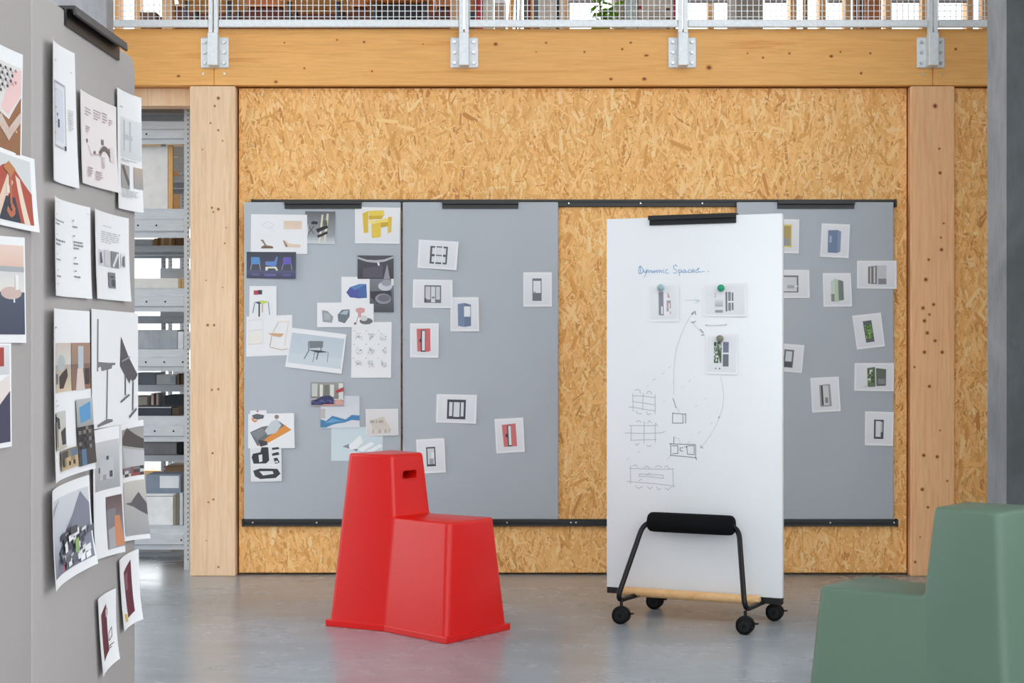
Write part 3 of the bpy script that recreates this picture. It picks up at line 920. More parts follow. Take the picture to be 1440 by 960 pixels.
sheet('pale turquoise sheet with folded white planes', [(465.7, 600), (538.5, 600), (538, 648), (465.5, 647.7)], W, [
    ('g', 0, 0, 1, 1, (198, 216, 224), (206, 222, 230)), ('p', [(.34, .56), (.56, .24), (.62, .44), (.48, .66), (.36, .66)], (238, 241, 243)), ('p', [(.22, .58), (.34, .5), (.36, .64)], (128, 138, 148)), ('p', [(.5, .66), (.78, .44), (.84, .5), (.62, .72)], (240, 242, 244)), ('p', [(.42, .66), (.52, .64), (.5, .72)], (120, 132, 142)), ('p', [(.68, .72), (.94, .5), (1, .56), (.78, .76)], (238, 241, 243))], 1, None, G1)
sheet('beige photo of a ribbed upholstered lounger', [(514.3, 575), (560, 574.4), (560.4, 611.7), (515, 613)], W, [
    ('g', .02, .02, .98, .98, (224, 220, 220), (214, 208, 206)), ('p', [(.12, .42), (.56, .28), (.62, .46), (.78, .76), (.74, .86), (.3, .92), (.2, .7)], (208, 196, 182)), ('n', .2, .76, .74, .9, 12, 1, [(188, 174, 160), (214, 204, 192)]), ('n', .13, .42, .58, .52, 10, 1, [(170, 158, 146), (206, 196, 184)])], 3, lift_r(.004), G1)
sheet('white photo of a person on a folding grey and orange lounger', [(349, 581.6), (414, 580.5), (415, 629.8), (349, 630)], W, [
    ('p', [(.04, .54), (.3, .38), (.5, .34), (.66, .22), (.92, .46), (.4, .82), (.2, .94)], (104, 108, 114)), ('p', [(.4, .7), (.8, .34), (.93, .48), (.3, .94), (.22, .9)], (238, 138, 40)), ('p', [(.5, .24), (.62, .16), (.72, .34), (.6, .56), (.42, .62), (.36, .5)], (196, 204, 212)), ('e', .62, .1, .05, .06, (150, 120, 110)), ('p', [(.22, .76), (.4, .8), (.42, .9), (.26, .96)], (60, 62, 68)), ('p', [(.06, .56), (.3, .42), (.4, .56), (.2, .76)], (126, 130, 136))], 0, lift_r(.01), G1)
sheet('small white print with the folded orange and grey lounger', [(352, 577), (375, 576.5), (375, 600), (352, 600)], W, [
    ('p', [(.1, .3), (.4, .2), (.86, .3), (.8, .5), (.4, .56), (.2, .5)], (90, 94, 100)), ('p', [(.08, .4), (.3, .6), (.5, .6), (.3, .74), (.1, .6)], (230, 130, 60)), ('r', .4, 0, .5, .1, (190, 70, 60))], 1, None, G1)
sheet('white sheet with black angular sofas with cut-outs', [(352, 628), (396, 627), (397, 676.3), (353, 677.5)], W, [
    ('r', .04, .04, .98, .5, (226, 228, 230)), ('p', [(.04, .3), (.08, .2), (.32, .16), (.36, .02), (.58, .02), (.6, .4), (.5, .48), (.1, .48)], (44, 46, 50)), ('p', [(.26, .24), (.38, .22), (.38, .42), (.28, .44)], (226, 228, 230)), ('p', [(.7, .04), (.9, .02), (.94, .08), (.7, .1)], (50, 52, 56)), ('p', [(.7, .2), (.9, .16), (.94, .24), (.7, .27)], (50, 52, 56)), ('p', [(.74, .34), (.86, .32), (.94, .46), (.8, .5)], (44, 46, 50)), ('e', .84, .44, .05, .03, (220, 222, 224)),
    ('r', .04, .55, .98, .98, (228, 230, 232)), ('p', [(.08, .68), (.3, .62), (.86, .64), (.96, .78), (.8, .9), (.3, .92), (.14, .84)], (48, 50, 55)), ('p', [(.28, .7), (.7, .7), (.74, .78), (.4, .82)], (226, 228, 230))], 1, lift_r(.008), G1)


# small room-box prints: a rim-white photo with a little cabinet in it
def frame_box(u0, v0, u1, v1, col, w, inner):
    s = [('r', u0, v0, u1, v1, col)]
    s += [('r', a, b_, c, d, q) for (a, b_, c, d, q) in inner]
    return s


PHOTO = ('g', .05, .06, .95, .94, (230, 231, 236), (222, 223, 229))
DK, LT = (82, 86, 92), (218, 222, 228)


def room(label, quad, shapes, plane=W, layer=0, c=.008, group=G2):
    return sheet(label, quad, plane, [PHOTO] + shapes, layer, lift_r(c), group)


room('tilted landscape print of a dark six-pane open frame', [(589, 336.7), (645.3, 340), (642, 380), (587, 376.5)], frame_box(.3, .2, .74, .82, DK, 0, [(.35, .26, .42, .48, LT), (.45, .24, .6, .5, LT), (.63, .26, .7, .48, LT), (.35, .56, .42, .76, LT), (.45, .54, .6, .76, LT), (.63, .56, .7, .76, LT), (.42, .2, .45, .82, (232, 234, 238)), (.6, .2, .63, .82, (232, 234, 238))]), c=.014)
room('landscape print of a grey three-bay frame above the blue cabinet print', [(580.8, 392.5), (636.6, 393.6), (636.6, 433.4), (580.3, 432.5)], frame_box(.29, .2, .71, .82, (106, 108, 114), 0, [(.32, .25, .44, .7, (200, 202, 208)), (.46, .25, .56, .8, (214, 216, 222)), (.58, .25, .68, .7, (204, 206, 212)), (.29, .66, .34, .8, (70, 72, 76)), (.48, .6, .55, .66, (120, 122, 128))]), c=.006)
room('portrait print of a blue closed cabinet with a white panel', [(633.3, 417.7), (673.3, 417.7), (673.8, 465.8), (633.3, 465.8)], [('p', [(.26, .2), (.5, .17), (.5, .87), (.27, .84)], (106, 130, 166)), ('p', [(.5, .17), (.72, .22), (.72, .84), (.5, .87)], (96, 112, 148)), ('r', .48, .27, .7, .57, (230, 233, 238))], layer=1, c=.008)
room('portrait print of a narrow grey booth with a white window, near the bare board edge', [(735.7, 382.7), (776, 382.7), (776, 431.2), (736, 431.2)], frame_box(.32, .18, .64, .83, (104, 106, 114), 0, [(.35, .25, .61, .6, (226, 228, 234)), (.36, .57, .44, .59, (60, 62, 66))]), c=.006)
room('portrait print of a coral red booth under the grey frame print', [(576.6, 454.4), (617.2, 454.4), (616.6, 503), (576.6, 502.5)], [('p', [(.23, .16), (.7, .15), (.72, .8), (.62, .83), (.26, .82)], (220, 92, 92)), ('r', .38, .2, .54, .83, (58, 56, 62)), ('r', .42, .22, .52, .79, (222, 224, 230)), ('e', .36, .5, .03, .05, (50, 44, 50))], c=.006)
room('landscape print of a black three-bay frame in the middle of the board', [(614, 553.8), (671, 555), (669.4, 595.6), (613, 593.8)], frame_box(.27, .18, .73, .86, (58, 62, 70), 0, [(.32, .27, .4, .76, LT), (.43, .27, .58, .78, LT), (.61, .27, .68, .76, LT)]), c=.01)
room('tilted portrait print of a coral red booth standing alone lower down', [(695.3, 589), (736, 586.6), (738, 635), (698, 637.5)], [('p', [(.24, .18), (.72, .16), (.74, .82), (.28, .82)], (222, 98, 98)), ('r', .42, .2, .56, .82, (62, 60, 66)), ('r', .46, .22, .55, .78, (224, 226, 230)), ('e', .39, .5, .035, .06, (50, 44, 50))], c=.01)
room('portrait print of a slim black framed booth partly behind the red stool', [(585, 617.8), (625, 615.6), (627, 664), (587.5, 666)], frame_box(.34, .24, .66, .8, (54, 58, 66), 0, [(.38, .28, .62, .74, (206, 210, 216)), (.44, .58, .58, .74, (150, 154, 162)), (.52, .4, .62, .56, (232, 234, 238))]), c=.006)
room('print of a yellow open booth, topmost at the edge of the whiteboard', [(1085, 307.5), (1123.8, 308.5), (1123, 356.5), (1084.5, 355.5)], frame_box(.3, .16, .74, .82, (226, 206, 60), 0, [(.36, .2, .7, .56, (178, 150, 80)), (.36, .56, .7, .78, (150, 148, 150))]), c=.004)
room('tilted portrait print of a blue closed cabinet on the bare upper board', [(1155.5, 313.8), (1195, 315.6), (1192.8, 363.2), (1153, 361)], [('p', [(.24, .2), (.58, .18), (.6, .86), (.26, .86)], (100, 124, 162)), ('p', [(.58, .18), (.7, .22), (.7, .82), (.6, .86)], (122, 146, 184)), ('r', .3, .36, .38, .56, (160, 176, 200))], c=.006)
room('landscape print of a grey and white two-part cabinet overhanging the board edge', [(1205, 366.4), (1260.5, 366.4), (1260.5, 406.2), (1205, 405.4)], [('p', [(.28, .22), (.5, .18), (.5, .84), (.28, .82)], (120, 112, 110)), ('r', .33, .24, .36, .8, (206, 206, 210)), ('r', .42, .22, .46, .8, (208, 208, 212)), ('p', [(.5, .18), (.74, .16), (.74, .84), (.5, .86)], (196, 198, 204)), ('r', .54, .64, .74, .84, (128, 130, 136))], c=.004)
room('landscape print of a grey open frame half hidden by the whiteboard', [(1082, 379), (1138, 379.4), (1138.6, 419.2), (1082, 418.8)], frame_box(.3, .2, .72, .8, (110, 112, 118), 0, [(.34, .26, .68, .76, (212, 214, 220)), (.44, .54, .62, .66, (170, 172, 178)), (.62, .56, .7, .6, (240, 240, 242))]), c=.004)
room('portrait print of a pale green cabinet with a dark opening', [(1156.6, 383.8), (1196, 383.8), (1198, 431), (1158, 431.5)], [('p', [(.28, .24), (.42, .18), (.42, .84), (.28, .84)], (196, 210, 196)), ('p', [(.42, .16), (.54, .2), (.54, .86), (.42, .86)], (178, 204, 172)), ('p', [(.54, .2), (.72, .24), (.72, .8), (.54, .82)], (108, 122, 112)), ('r', .28, .62, .4, .84, (126, 136, 128))], c=.006)
room('tilted portrait print of a dark booth filled with green plants', [(1198, 443.7), (1238.3, 439.3), (1244, 487), (1205, 491.4)], [('p', [(.34, .2), (.64, .19), (.66, .82), (.36, .83)], (82, 90, 92)), ('n', .38, .32, .62, .72, 6, 9, [(98, 150, 52), (66, 112, 44), (130, 176, 76), (70, 92, 60)])], c=.006)
room('print of a grey booth with dark furniture behind the whiteboard edge', [(1091, 482), (1131, 485.2), (1127.2, 524.5), (1087.5, 521)], frame_box(.32, .2, .66, .84, (104, 106, 112), 0, [(.38, .26, .6, .62, (206, 208, 214)), (.36, .64, .62, .82, (70, 74, 78))]), c=.004)
room('landscape print of a dark green open cabinet with plants', [(1201.6, 510.2), (1257, 510.2), (1256.4, 550.2), (1201, 549.3)], [('p', [(.32, .18), (.52, .14), (.54, .84), (.34, .86)], (88, 112, 66)), ('n', .34, .24, .5, .7, 4, 6, [(70, 92, 50), (110, 136, 84), (200, 204, 196), (60, 74, 48)]), ('p', [(.54, .18), (.8, .22), (.8, .8), (.56, .82)], (88, 96, 84)), ('r', .6, .56, .78, .74, (124, 130, 132)), ('e', .3, .84, .07, .02, (190, 192, 194))], c=.004)
room('tilted portrait print of a brown grey cabinet with an open door', [(1139.2, 531.2), (1179, 529.2), (1182, 578), (1142, 580.2)], [('p', [(.3, .22), (.68, .2), (.7, .84), (.3, .84)], (156, 150, 148)), ('r', .36, .24, .42, .8, (58, 58, 62)), ('r', .42, .24, .62, .8, (206, 206, 210)), ('r', .48, .58, .58, .74, (130, 128, 130))], c=.006)
room('portrait print of a narrow black framed booth, lowest of its pinboard', [(1216.4, 577.9), (1256.4, 579), (1255, 626.9), (1216, 626)], frame_box(.32, .24, .66, .8, (66, 68, 72), 0, [(.38, .28, .56, .74, (216, 220, 224)), (.56, .3, .62, .6, (178, 182, 188))]), c=.006)

# prints held by ball magnets on the whiteboard
G3 = 'prints under ball magnets on the whiteboard'
room('portrait print of a white cabinet under the pale blue magnet', [(912, 399), (954.3, 397.5), (955.5, 452), (912.3, 452.6)], [('p', [(.34, .22), (.5, .22), (.5, .84), (.34, .82)], (128, 128, 140)), ('r', .42, .6, .47, .8, (236, 236, 240)), ('p', [(.5, .22), (.76, .2), (.76, .84), (.5, .86)], (228, 229, 234)), ('n', .6, .24, .74, .8, 4, 8, [(228, 229, 234), (228, 229, 234), (150, 150, 160), (200, 150, 160)])], PL_BOARD, 0, .003, G3)
room('landscape print of a grey window wall under the bright green magnet', [(988, 399), (1050.5, 397.5), (1051, 445.6), (988.7, 444.7)], [('r', .52, .26, .56, .84, (104, 106, 112)), ('r', .58, .26, .64, .82, (128, 130, 138)), ('r', .66, .28, .7, .8, (120, 122, 130)), ('r', .56, .53, .7, .58, (230, 231, 236)), ('g', .28, .5, .46, .7, (214, 215, 220), (170, 172, 178)), ('r', .28, .8, .46, .88, (150, 152, 158)), ('l', [(.26, .3), (.3, .3), (.3, .4), (.26, .4)], .002, (150, 152, 160))], PL_BOARD, 0, .004, G3)
room('portrait print of a plant-covered wall cabinet under the olive magnet', [(992.5, 469.5), (1038.3, 469), (1037.4, 527), (992.5, 525.8)], [('n', .26, .2, .5, .72, 7, 11, [(60, 82, 56), (90, 112, 84), (214, 218, 216), (44, 60, 44), (150, 166, 150)]), ('r', .54, .2, .72, .46, (112, 114, 142)), ('r', .54, .5, .72, .8, (100, 102, 116)), ('r', .56, .46, .7, .5, (226, 228, 232)), ('r', .3, .84, .34, .87, (70, 80, 70)), ('r', .42, .84, .46, .87, (70, 80, 70))], PL_BOARD, 0, .003, G3)

# ------------------------------------------------------------------ left partition with its sheets
zl = 1.935


def partition(o0, o1, label, right_round=True):
    A, B = PA + DL * o0, PA + DL * o1
    L = o1 - o0
    e = empty('partition_pinboard', (A + B) / 2 - NL * .02, label, 'pinboard', 'partition pinboards standing at the side of the room')
    r = .045
    out = [(0, .12), (L, .12)]
    for k in range(7):
        a = math.pi / 2 * k / 6
        out.append((L - r + r * math.cos(a), zl - r + r * math.sin(a)))
    for k in range(7):
        a = math.pi / 2 + math.pi / 2 * k / 6
        out.append((r * .3 + r * .3 * math.cos(a), zl - r * .3 + r * .3 * math.sin(a)))
    mb = MB(); mb.prism(out, A, DL, Vector((0, 0, 1)), -NL * .03)
    mb.build('felt_panel', M['felt_l'], e, smooth=True, bevel=.006, bseg=3)
    c0, c1 = L * .262, L * .79
    clip_profile(MB(), A + DL * c0 + Vector((0, 0, zl + .001)), DL, NL, c1 - c0).build('hanging_clip', M['black'], e)
    MB().obox(A + Vector((0, 0, .095)) - NL * .03, DL * L, NL * .03, Vector((0, 0, .024))).build('base_bar', M['black'], e)
    for q in (.15, L - .15):
        C = A + DL * q - NL * .015
        MB().obox(C - DL * .02 - NL * .22 + Vector((0, 0, .0)), DL * .04, NL * .44, Vector((0, 0, .012))).build('foot', M['black'], e)
        MB().obox(C - DL * .015 - NL * .012 + Vector((0, 0, .012)), DL * .03, NL * .024, Vector((0, 0, .083))).build('upright', M['black'], e)
    return e


Lp = (PBp - PA).length
partition(0.0, Lp, 'tall grey felt partition board end with rounded corner and black clip, covered in sheets')
partition(-Lp - .004, -.004, 'grey felt partition board with large colour photos, next to the round-cornered one')
G4 = 'sheets pinned on the partition boards'
LP = PL_LEFT
GT = (128, 128, 132)
PW = (226, 226, 228)


def lsheet(label, quad, shapes, curl, name='printed_sheet', layer=0):
    return sheet(label, quad, LP, shapes, layer, curl, G4, name, 'sheet' if name == 'printed_sheet' else 'print')


lsheet('tall white sheet with a pale blue floor plan, beside the black clip', [(59.5, 51.4), (101, 75), (105, 265), (59.5, 251.4)], [
    ('r', .22, .28, .66, .74, (222, 223, 232)), ('r', .28, .32, .6, .7, (208, 210, 224)), ('l', [(.22, .28), (.66, .28), (.66, .74), (.22, .74), (.22, .28)], .003, (176, 178, 190)), ('r', .38, .54, .45, .6, (60, 62, 72)), ('r', .26, .46, .32, .47, (110, 110, 120)), ('r', .33, .5, .38, .52, (80, 80, 92)), ('r', .6, .72, .66, .75, (40, 42, 46)), ('r', .22, .64, .26, .66, (190, 170, 60)), ('t', .74, .44, .9, .6, 9, (196, 196, 198)), ('r', .22, .13, .3, .135, GT), ('r', .82, .16, .86, .165, GT), ('r', .22, .34, .26, .35, GT), ('r', .22, .57, .26, .58, GT)], wave(.02, .004, .004))
lsheet('pale pink sheet with text blocks and an arched diagram', [(106.4, 125), (158.4, 150.6), (159.2, 271), (108.3, 256.8)], [
    ('r', .01, .01, .99, .99, (234, 224, 224)), ('t', .14, .16, .34, .26, 3, (176, 150, 152)), ('t', .4, .14, .62, .26, 4, (176, 150, 152)), ('t', .64, .13, .78, .26, 4, (176, 150, 152)), ('t', .8, .18, .9, .26, 3, (176, 150, 152)), ('t', .15, .36, .28, .44, 3, (180, 156, 156)),
    ('l', [(.54, .62), (.62, .55), (.7, .53), (.78, .56), (.84, .62)], .012, (108, 90, 92)), ('r', .6, .44, .66, .5, (130, 110, 112)), ('r', .16, .5, .2, .54, (120, 104, 106)), ('l', [(.2, .56), (.3, .66), (.4, .64), (.54, .62)], .003, (206, 176, 176)), ('r', .38, .6, .42, .64, (110, 96, 98)), ('t', .58, .64, .68, .78, 7, (196, 172, 172)), ('r', .8, .5, .9, .66, (222, 208, 206)), ('t', .16, .8, .32, .92, 4, (178, 152, 154)), ('t', .4, .82, .6, .93, 4, (178, 152, 154))], wave(.008, .006, .006))
lsheet('white sheet with grey chair photos at the rounded board end', [(160.3, 122.7), (190, 137.6), (190, 299), (161, 292.6)], [
    ('g', .15, .22, 1, .56, (218, 220, 224), (206, 208, 212)), ('r', .32, .24, .38, .5, (176, 180, 186)), ('r', .58, .24, .64, .5, (180, 184, 188)), ('r', .3, .36, .7, .4, (186, 190, 196)), ('g', .16, .62, .56, .82, (170, 160, 156), (150, 150, 152)), ('p', [(.18, .64), (.3, .62), (.56, .76), (.5, .8)], (96, 88, 88)), ('g', .72, .62, 1, .8, (186, 160, 140), (150, 148, 150)), ('t', .16, .57, .9, .6, 2, (190, 190, 192)), ('t', .16, .83, .9, .9, 6, (196, 196, 198)), ('r', .1, .14, .26, .145, GT)], wave(.004, .012, .006), layer=1)
lsheet('white sheet with two columns of short dark headings', [(61, 275), (121.7, 291.7), (122, 420), (61.3, 415)], [
    ('t', .03, .22, .42, .29, 2, GT), ('t', .06, .42, .46, .5, 2, GT), ('t', .08, .62, .4, .65, 1, GT), ('t', .08, .79, .4, .82, 1, GT), ('t', .6, .24, .8, .27, 1, GT), ('t', .62, .4, .84, .5, 3, GT), ('t', .62, .63, .78, .66, 1, GT), ('t', .62, .77, .86, .8, 1, GT)] + [('r', u, v, u + .03, v + .015, (110, 110, 114)) for (u, v) in ((.04, .17), (.05, .37), (.07, .57), (.08, .73), (.09, .87), (.58, .18), (.6, .34), (.62, .57), (.62, .71))] + [('r', .08, .05, .16, .055, (190, 190, 192)), ('r', .88, .08, .96, .085, (190, 190, 192))], wave(.022, .006, .004))
lsheet('white sheet with a title, grey text and small product photos', [(126, 293), (174, 307), (174.5, 424), (128, 419.5)], [
    ('t', .3, .15, .78, .18, 1, (206, 206, 208)), ('t', .24, .22, .84, .36, 6, (186, 186, 190)), ('r', .1, .44, .3, .62, (206, 206, 212)), ('p', [(.16, .48), (.22, .46), (.26, .58), (.16, .6)], (80, 80, 92)), ('r', .32, .43, .5, .62, (196, 196, 202)), ('r', .52, .43, .74, .62, (120, 122, 124)), ('p', [(.56, .6), (.7, .44), (.74, .46), (.6, .62)], (214, 216, 220)), ('r', .78, .44, .9, .6, (218, 218, 222)), ('p', [(.82, .48), (.88, .46), (.88, .6), (.8, .58)], (110, 112, 120)), ('r', .42, .68, .62, .86, (118, 120, 126)), ('r', .46, .72, .58, .74, (60, 62, 66)), ('r', .5, .76, .6, .84, (70, 72, 78))], wave(.01, .01, .006))
FLO = (204, 176, 146)
lsheet('tall sheet of interior photos with blue screen and dark chairs', [(61, 433), (120.8, 437.5), (122, 658), (60.6, 679.5)], [
    ('r', .04, .11, .14, .115, GT), ('t', .06, .105, .24, .12, 1, (170, 170, 174)),
    ('g', .08, .2, .57, .33, (204, 186, 170), (206, 204, 200)), ('g', .08, .33, .57, .49, (176, 160, 146), (214, 190, 152)), ('e', .3, .32, .12, .05, (170, 178, 180)), ('p', [(.22, .4), (.46, .35), (.48, .4), (.36, .47), (.24, .47)], (58, 48, 46)), ('r', .1, .38, .18, .44, (90, 92, 96)),
    ('g', .57, .2, .98, .33, (168, 122, 98), (156, 118, 100)), ('g', .57, .33, .98, .49, (120, 90, 80), (150, 98, 76)), ('r', .72, .22, .84, .36, (176, 190, 200)), ('p', [(.7, .36), (.82, .36), (.86, .49), (.66, .49)], (214, 196, 186)), ('r', .86, .36, .96, .46, (60, 50, 52)),
    ('t', .06, .56, .26, .575, 1, (176, 176, 180)), ('r', .04, .53, .1, .535, GT),
    ('g', .02, .6, .38, .82, (196, 198, 196), (196, 180, 160)), ('p', [(.02, .62), (.18, .64), (.2, .7), (.12, .7), (.1, .66), (.02, .65)], (44, 48, 48)), ('p', [(.22, .72), (.36, .7), (.36, .8), (.26, .8)], (50, 50, 56)), ('r', .06, .66, .09, .8, (60, 62, 62)),
    ('g', .64, .55, .99, .72, (176, 180, 180), (150, 148, 146)), ('p', [(.7, .6), (.94, .57), (.94, .68), (.72, .7)], (70, 146, 206)), ('r', .64, .72, .99, .96, (64, 58, 56)), ('n', .66, .72, .98, .86, 6, 6, [(30, 30, 34), (60, 56, 54), (120, 110, 104), (40, 40, 44)]), ('r', .7, .86, .8, .96, (70, 110, 150)),
    ('g', .18, .83, .62, .95, (120, 112, 100), (196, 164, 116)), ('r', .2, .84, .38, .92, (70, 64, 58)), ('r', .46, .84, .6, .9, (84, 110, 140)), ('n', .22, .88, .6, .93, 7, 2, [(40, 38, 36), (150, 124, 90), (196, 164, 116)])], wave(.02, .006, .012))
lsheet('white sheet with a dark grey tilted display table on a slim pole', [(123.6, 434), (189.5, 440), (189.5, 594), (124, 604)], [
    ('l', [(.14, .08), (.13, .52)], .012, (116, 114, 120)), ('p', [(.14, .44), (.4, .45), (.52, .45), (.52, .47), (.46, .47), (.44, .5), (.22, .52), (.2, .48), (.14, .49)], (112, 110, 118)), ('l', [(.35, .5), (.33, .94)], .01, (112, 110, 118)), ('p', [(.12, .97), (.34, .93), (.46, .94), (.46, .96), (.12, .99)], (108, 106, 114)),
    ('p', [(.64, .22), (.8, .4), (.98, .56), (.94, .6), (.88, .62), (.84, .6), (.82, .64), (.62, .48)], (78, 74, 82)), ('l', [(.73, .56), (.73, .74)], .01, (100, 98, 106)), ('l', [(.89, .62), (.88, .88)], .01, (100, 98, 106)), ('p', [(.62, .79), (.8, .73), (.82, .745), (.64, .805)], (96, 94, 102)), ('p', [(.8, .93), (.95, .86), (.96, .88), (.82, .95)], (96, 94, 102)), ('l', [(.64, .44), (.82, .4)], .004, (150, 148, 154))], wave(.006, .006, .0))
lsheet('sheet of two grey room photos, one with an orange strip', [(124.7, 606), (161, 598), (163.8, 775.4), (125.5, 788)], [
    ('g', .08, .1, .98, .48, (196, 196, 198), (156, 158, 162)), ('r', .3, .24, .8, .4, (186, 188, 192)), ('r', .56, .22, .64, .25, (60, 60, 64)), ('r', .66, .34, .76, .39, (70, 72, 76)), ('r', .24, .3, .3, .34, (90, 92, 96)), ('r', .42, .36, .54, .4, (150, 154, 158)), ('g', .5, .54, .99, .95, (96, 70, 72), (150, 146, 150)), ('r', .5, .64, .8, .76, (120, 118, 124)), ('p', [(.76, .7), (.9, .7), (.98, .94), (.72, .94)], (214, 122, 74)), ('p', [(.52, .8), (.74, .78), (.74, .94), (.54, .95)], (160, 160, 166))], wave(.006, .008, .01), layer=1)
lsheet('narrow sheet with a round-cornered lecture hall photo and a grey net chair', [(162, 598), (190.8, 590), (192, 756.5), (163, 761.5)], [
    ('g', .12, .05, 1, .42, (150, 146, 142), (178, 178, 180)), ('p', [(.14, .12), (.4, .04), (1, .16), (1, .24), (.16, .18)], (74, 66, 64)), ('p', [(.16, .2), (1, .26), (1, .4), (.3, .38)], (186, 186, 190)), ('n', .14, .38, .98, .46, 8, 3, [(60, 54, 56), (196, 194, 194), (150, 60, 60), (110, 108, 110)]), ('g', .14, .5, 1, .96, (196, 188, 178), (150, 150, 154)), ('p', [(.2, .68), (.5, .68), (.8, .6), (1, .7), (1, .8), (.6, .72)], (84, 80, 84))], wave(.006, .014, .016), layer=2)
lsheet('sheet with an isometric view of an office on grey blue', [(58.6, 691), (119, 667.3), (123, 791.8), (60.4, 831.7)], [
    ('g', .04, .12, .97, .5, (206, 208, 216), (190, 194, 206)), ('g', .04, .5, .97, .9, (190, 194, 206), (118, 122, 142)), ('p', [(.8, .14), (.97, .3), (.97, .9), (.1, .9), (.3, .6), (.62, .36)], (120, 124, 144)), ('p', [(.04, .2), (.3, .14), (.1, .24), (.04, .28)], (150, 152, 164))] + [('p', [(u, v), (u + w_, v - .02), (u + w_, v + .05), (u, v + .06)], random.choice([(230, 232, 236), (214, 216, 222), (90, 92, 104), (60, 62, 70), (240, 240, 242)])) for (u, v, w_) in [(random.uniform(.2, .84), random.uniform(.5, .84), random.uniform(.05, .12)) for _ in range(46)]] + [('p', [(.54, .62), (.62, .6), (.62, .74), (.54, .76)], (130, 170, 90)), ('p', [(.16, .8), (.2, .79), (.2, .84), (.16, .85)], (216, 90, 80)), ('r', .44, .46, .6, .54, (70, 74, 76))], wave(.02, .008, .014))
lsheet('small white print of a maroon door panel with a yellow foot, nearest the board end', [(163, 788), (187, 771.5), (188, 870), (168, 888)], [
    ('p', [(.3, .22), (.7, .1), (.76, .84), (.4, .88)], (100, 28, 42)), ('p', [(.36, .28), (.5, .24), (.52, .48), (.38, .5)], (140, 80, 92)), ('p', [(.18, .78), (.36, .82), (.36, .92), (.2, .9)], (226, 180, 60))], wave(.006, .012, .01), 'photo_print')
lsheet('small white print of a maroon cabinet with a little drawing, lowest on the partition', [(131.5, 843), (158, 827), (158, 925.6), (137, 951.7)], [
    ('p', [(.22, .24), (.56, .14), (.6, .78), (.26, .86)], (98, 26, 40)), ('p', [(.5, .22), (.62, .2), (.62, .3), (.5, .32)], (196, 170, 174)), ('l', [(.62, .56), (.78, .5), (.78, .62), (.62, .66), (.62, .56)], .003, (120, 60, 66)), ('t', .6, .72, .84, .78, 2, (90, 60, 66))], wave(.008, .006, .01), 'photo_print')
# the neighbouring board
lsheet('large colour print of a pink and grey dotted tile pattern on brown', [(-30, 48), (26.2, 77), (24, 222), (-30, 210)], [
    ('r', 0, .14, .97, .98, (150, 92, 54)), ('p', [(0, .14), (.97, .14), (.97, .42), (.7, .66), (0, .5)], (222, 216, 214)), ('p', [(.97, .16), (.97, .4), (.68, .62), (.5, .56), (.8, .2)], (238, 190, 188)), ('p', [(.5, .62), (.7, .74), (.97, .56), (.97, .66), (.7, .86), (.4, .7)], (206, 182, 168))] + [('e', .1 + .11 * i + .04 * (j % 2), .2 + .055 * j, .028, .016, (60, 60, 66) if i < 6 else (176, 120, 122)) for i in range(8) for j in range(6) if .1 + .11 * i + .04 * (j % 2) < min(.8, 1.15 - .055 * j * 3)] + [('e', .46 + .08 * i, .74 + .03 * (i % 3), .02, .012, (226, 160, 120)) for i in range(5)], wave(.0, .006, .0), 'photo_print')
lsheet('large print of red and white striped forms with a hook', [(-30, 196), (38.5, 223.5), (43.5, 327), (-30, 310)], [
    ('r', 0, .06, .92, .92, (206, 208, 208)), ('p', [(0, .92), (0, .5), (.42, .2), (.62, .2), (.92, .5), (.92, .92)], (186, 66, 48)), ('p', [(.5, .3), (.6, .4), (.3, .92), (.18, .92)], (230, 196, 170)), ('p', [(.64, .3), (.72, .34), (.86, .92), (.76, .92)], (234, 206, 184)), ('p', [(.3, .92), (.45, .6), (.62, .6), (.7, .92)], (44, 52, 66)), ('l', [(.54, .2), (.54, .7), (.6, .78), (.52, .84), (.46, .76)], .012, (196, 96, 60)), ('r', .46, .46, .54, .56, (226, 216, 206)), ('p', [(.4, .24), (.52, .14), (.64, .22), (.56, .34)], (196, 116, 60))], wave(.0, .01, .004), 'photo_print', 1)
lsheet('large print of a hanging lamp with a pink shade over a navy floor', [(-40, 328), (28.7, 334), (31, 482), (-40, 482)], [
    ('g', 0, .08, .97, .3, (232, 200, 186), (226, 180, 160)), ('g', 0, .3, .97, .52, (206, 206, 206), (224, 218, 210)), ('r', 0, .28, .97, .33, (160, 166, 172)), ('g', 0, .52, .97, .92, (66, 76, 98), (56, 64, 88)), ('e', .72, .53, .2, .06, (206, 172, 164)), ('r', .8, .36, .86, .5, (236, 232, 226)), ('r', .76, .58, .79, .62, (226, 226, 230))], wave(.0, .006, .0), 'photo_print')
lsheet('print with red, white and deep purple fields on the neighbouring board', [(-50, 482.5), (10.8, 482.5), (12, 627.5), (-50, 640)], [
    ('g', 0, .02, .96, .3, (216, 214, 214), (200, 200, 204)), ('r', .6, .04, .84, .22, (176, 54, 48)), ('p', [(0, .6), (.96, .3), (.96, .5), (0, .9)], (226, 212, 206)), ('p', [(0, .95), (.6, .66), (.96, .46), (.96, .95)], (58, 56, 84))], wave(.0, .004, .0), 'photo_print')

# ------------------------------------------------------------------ mobile whiteboard
BZ0, BZ1 = .121, 1.768


def wb(u, n, z):
    return WL + WU * u + WN * n + Vector((0, 0, z))


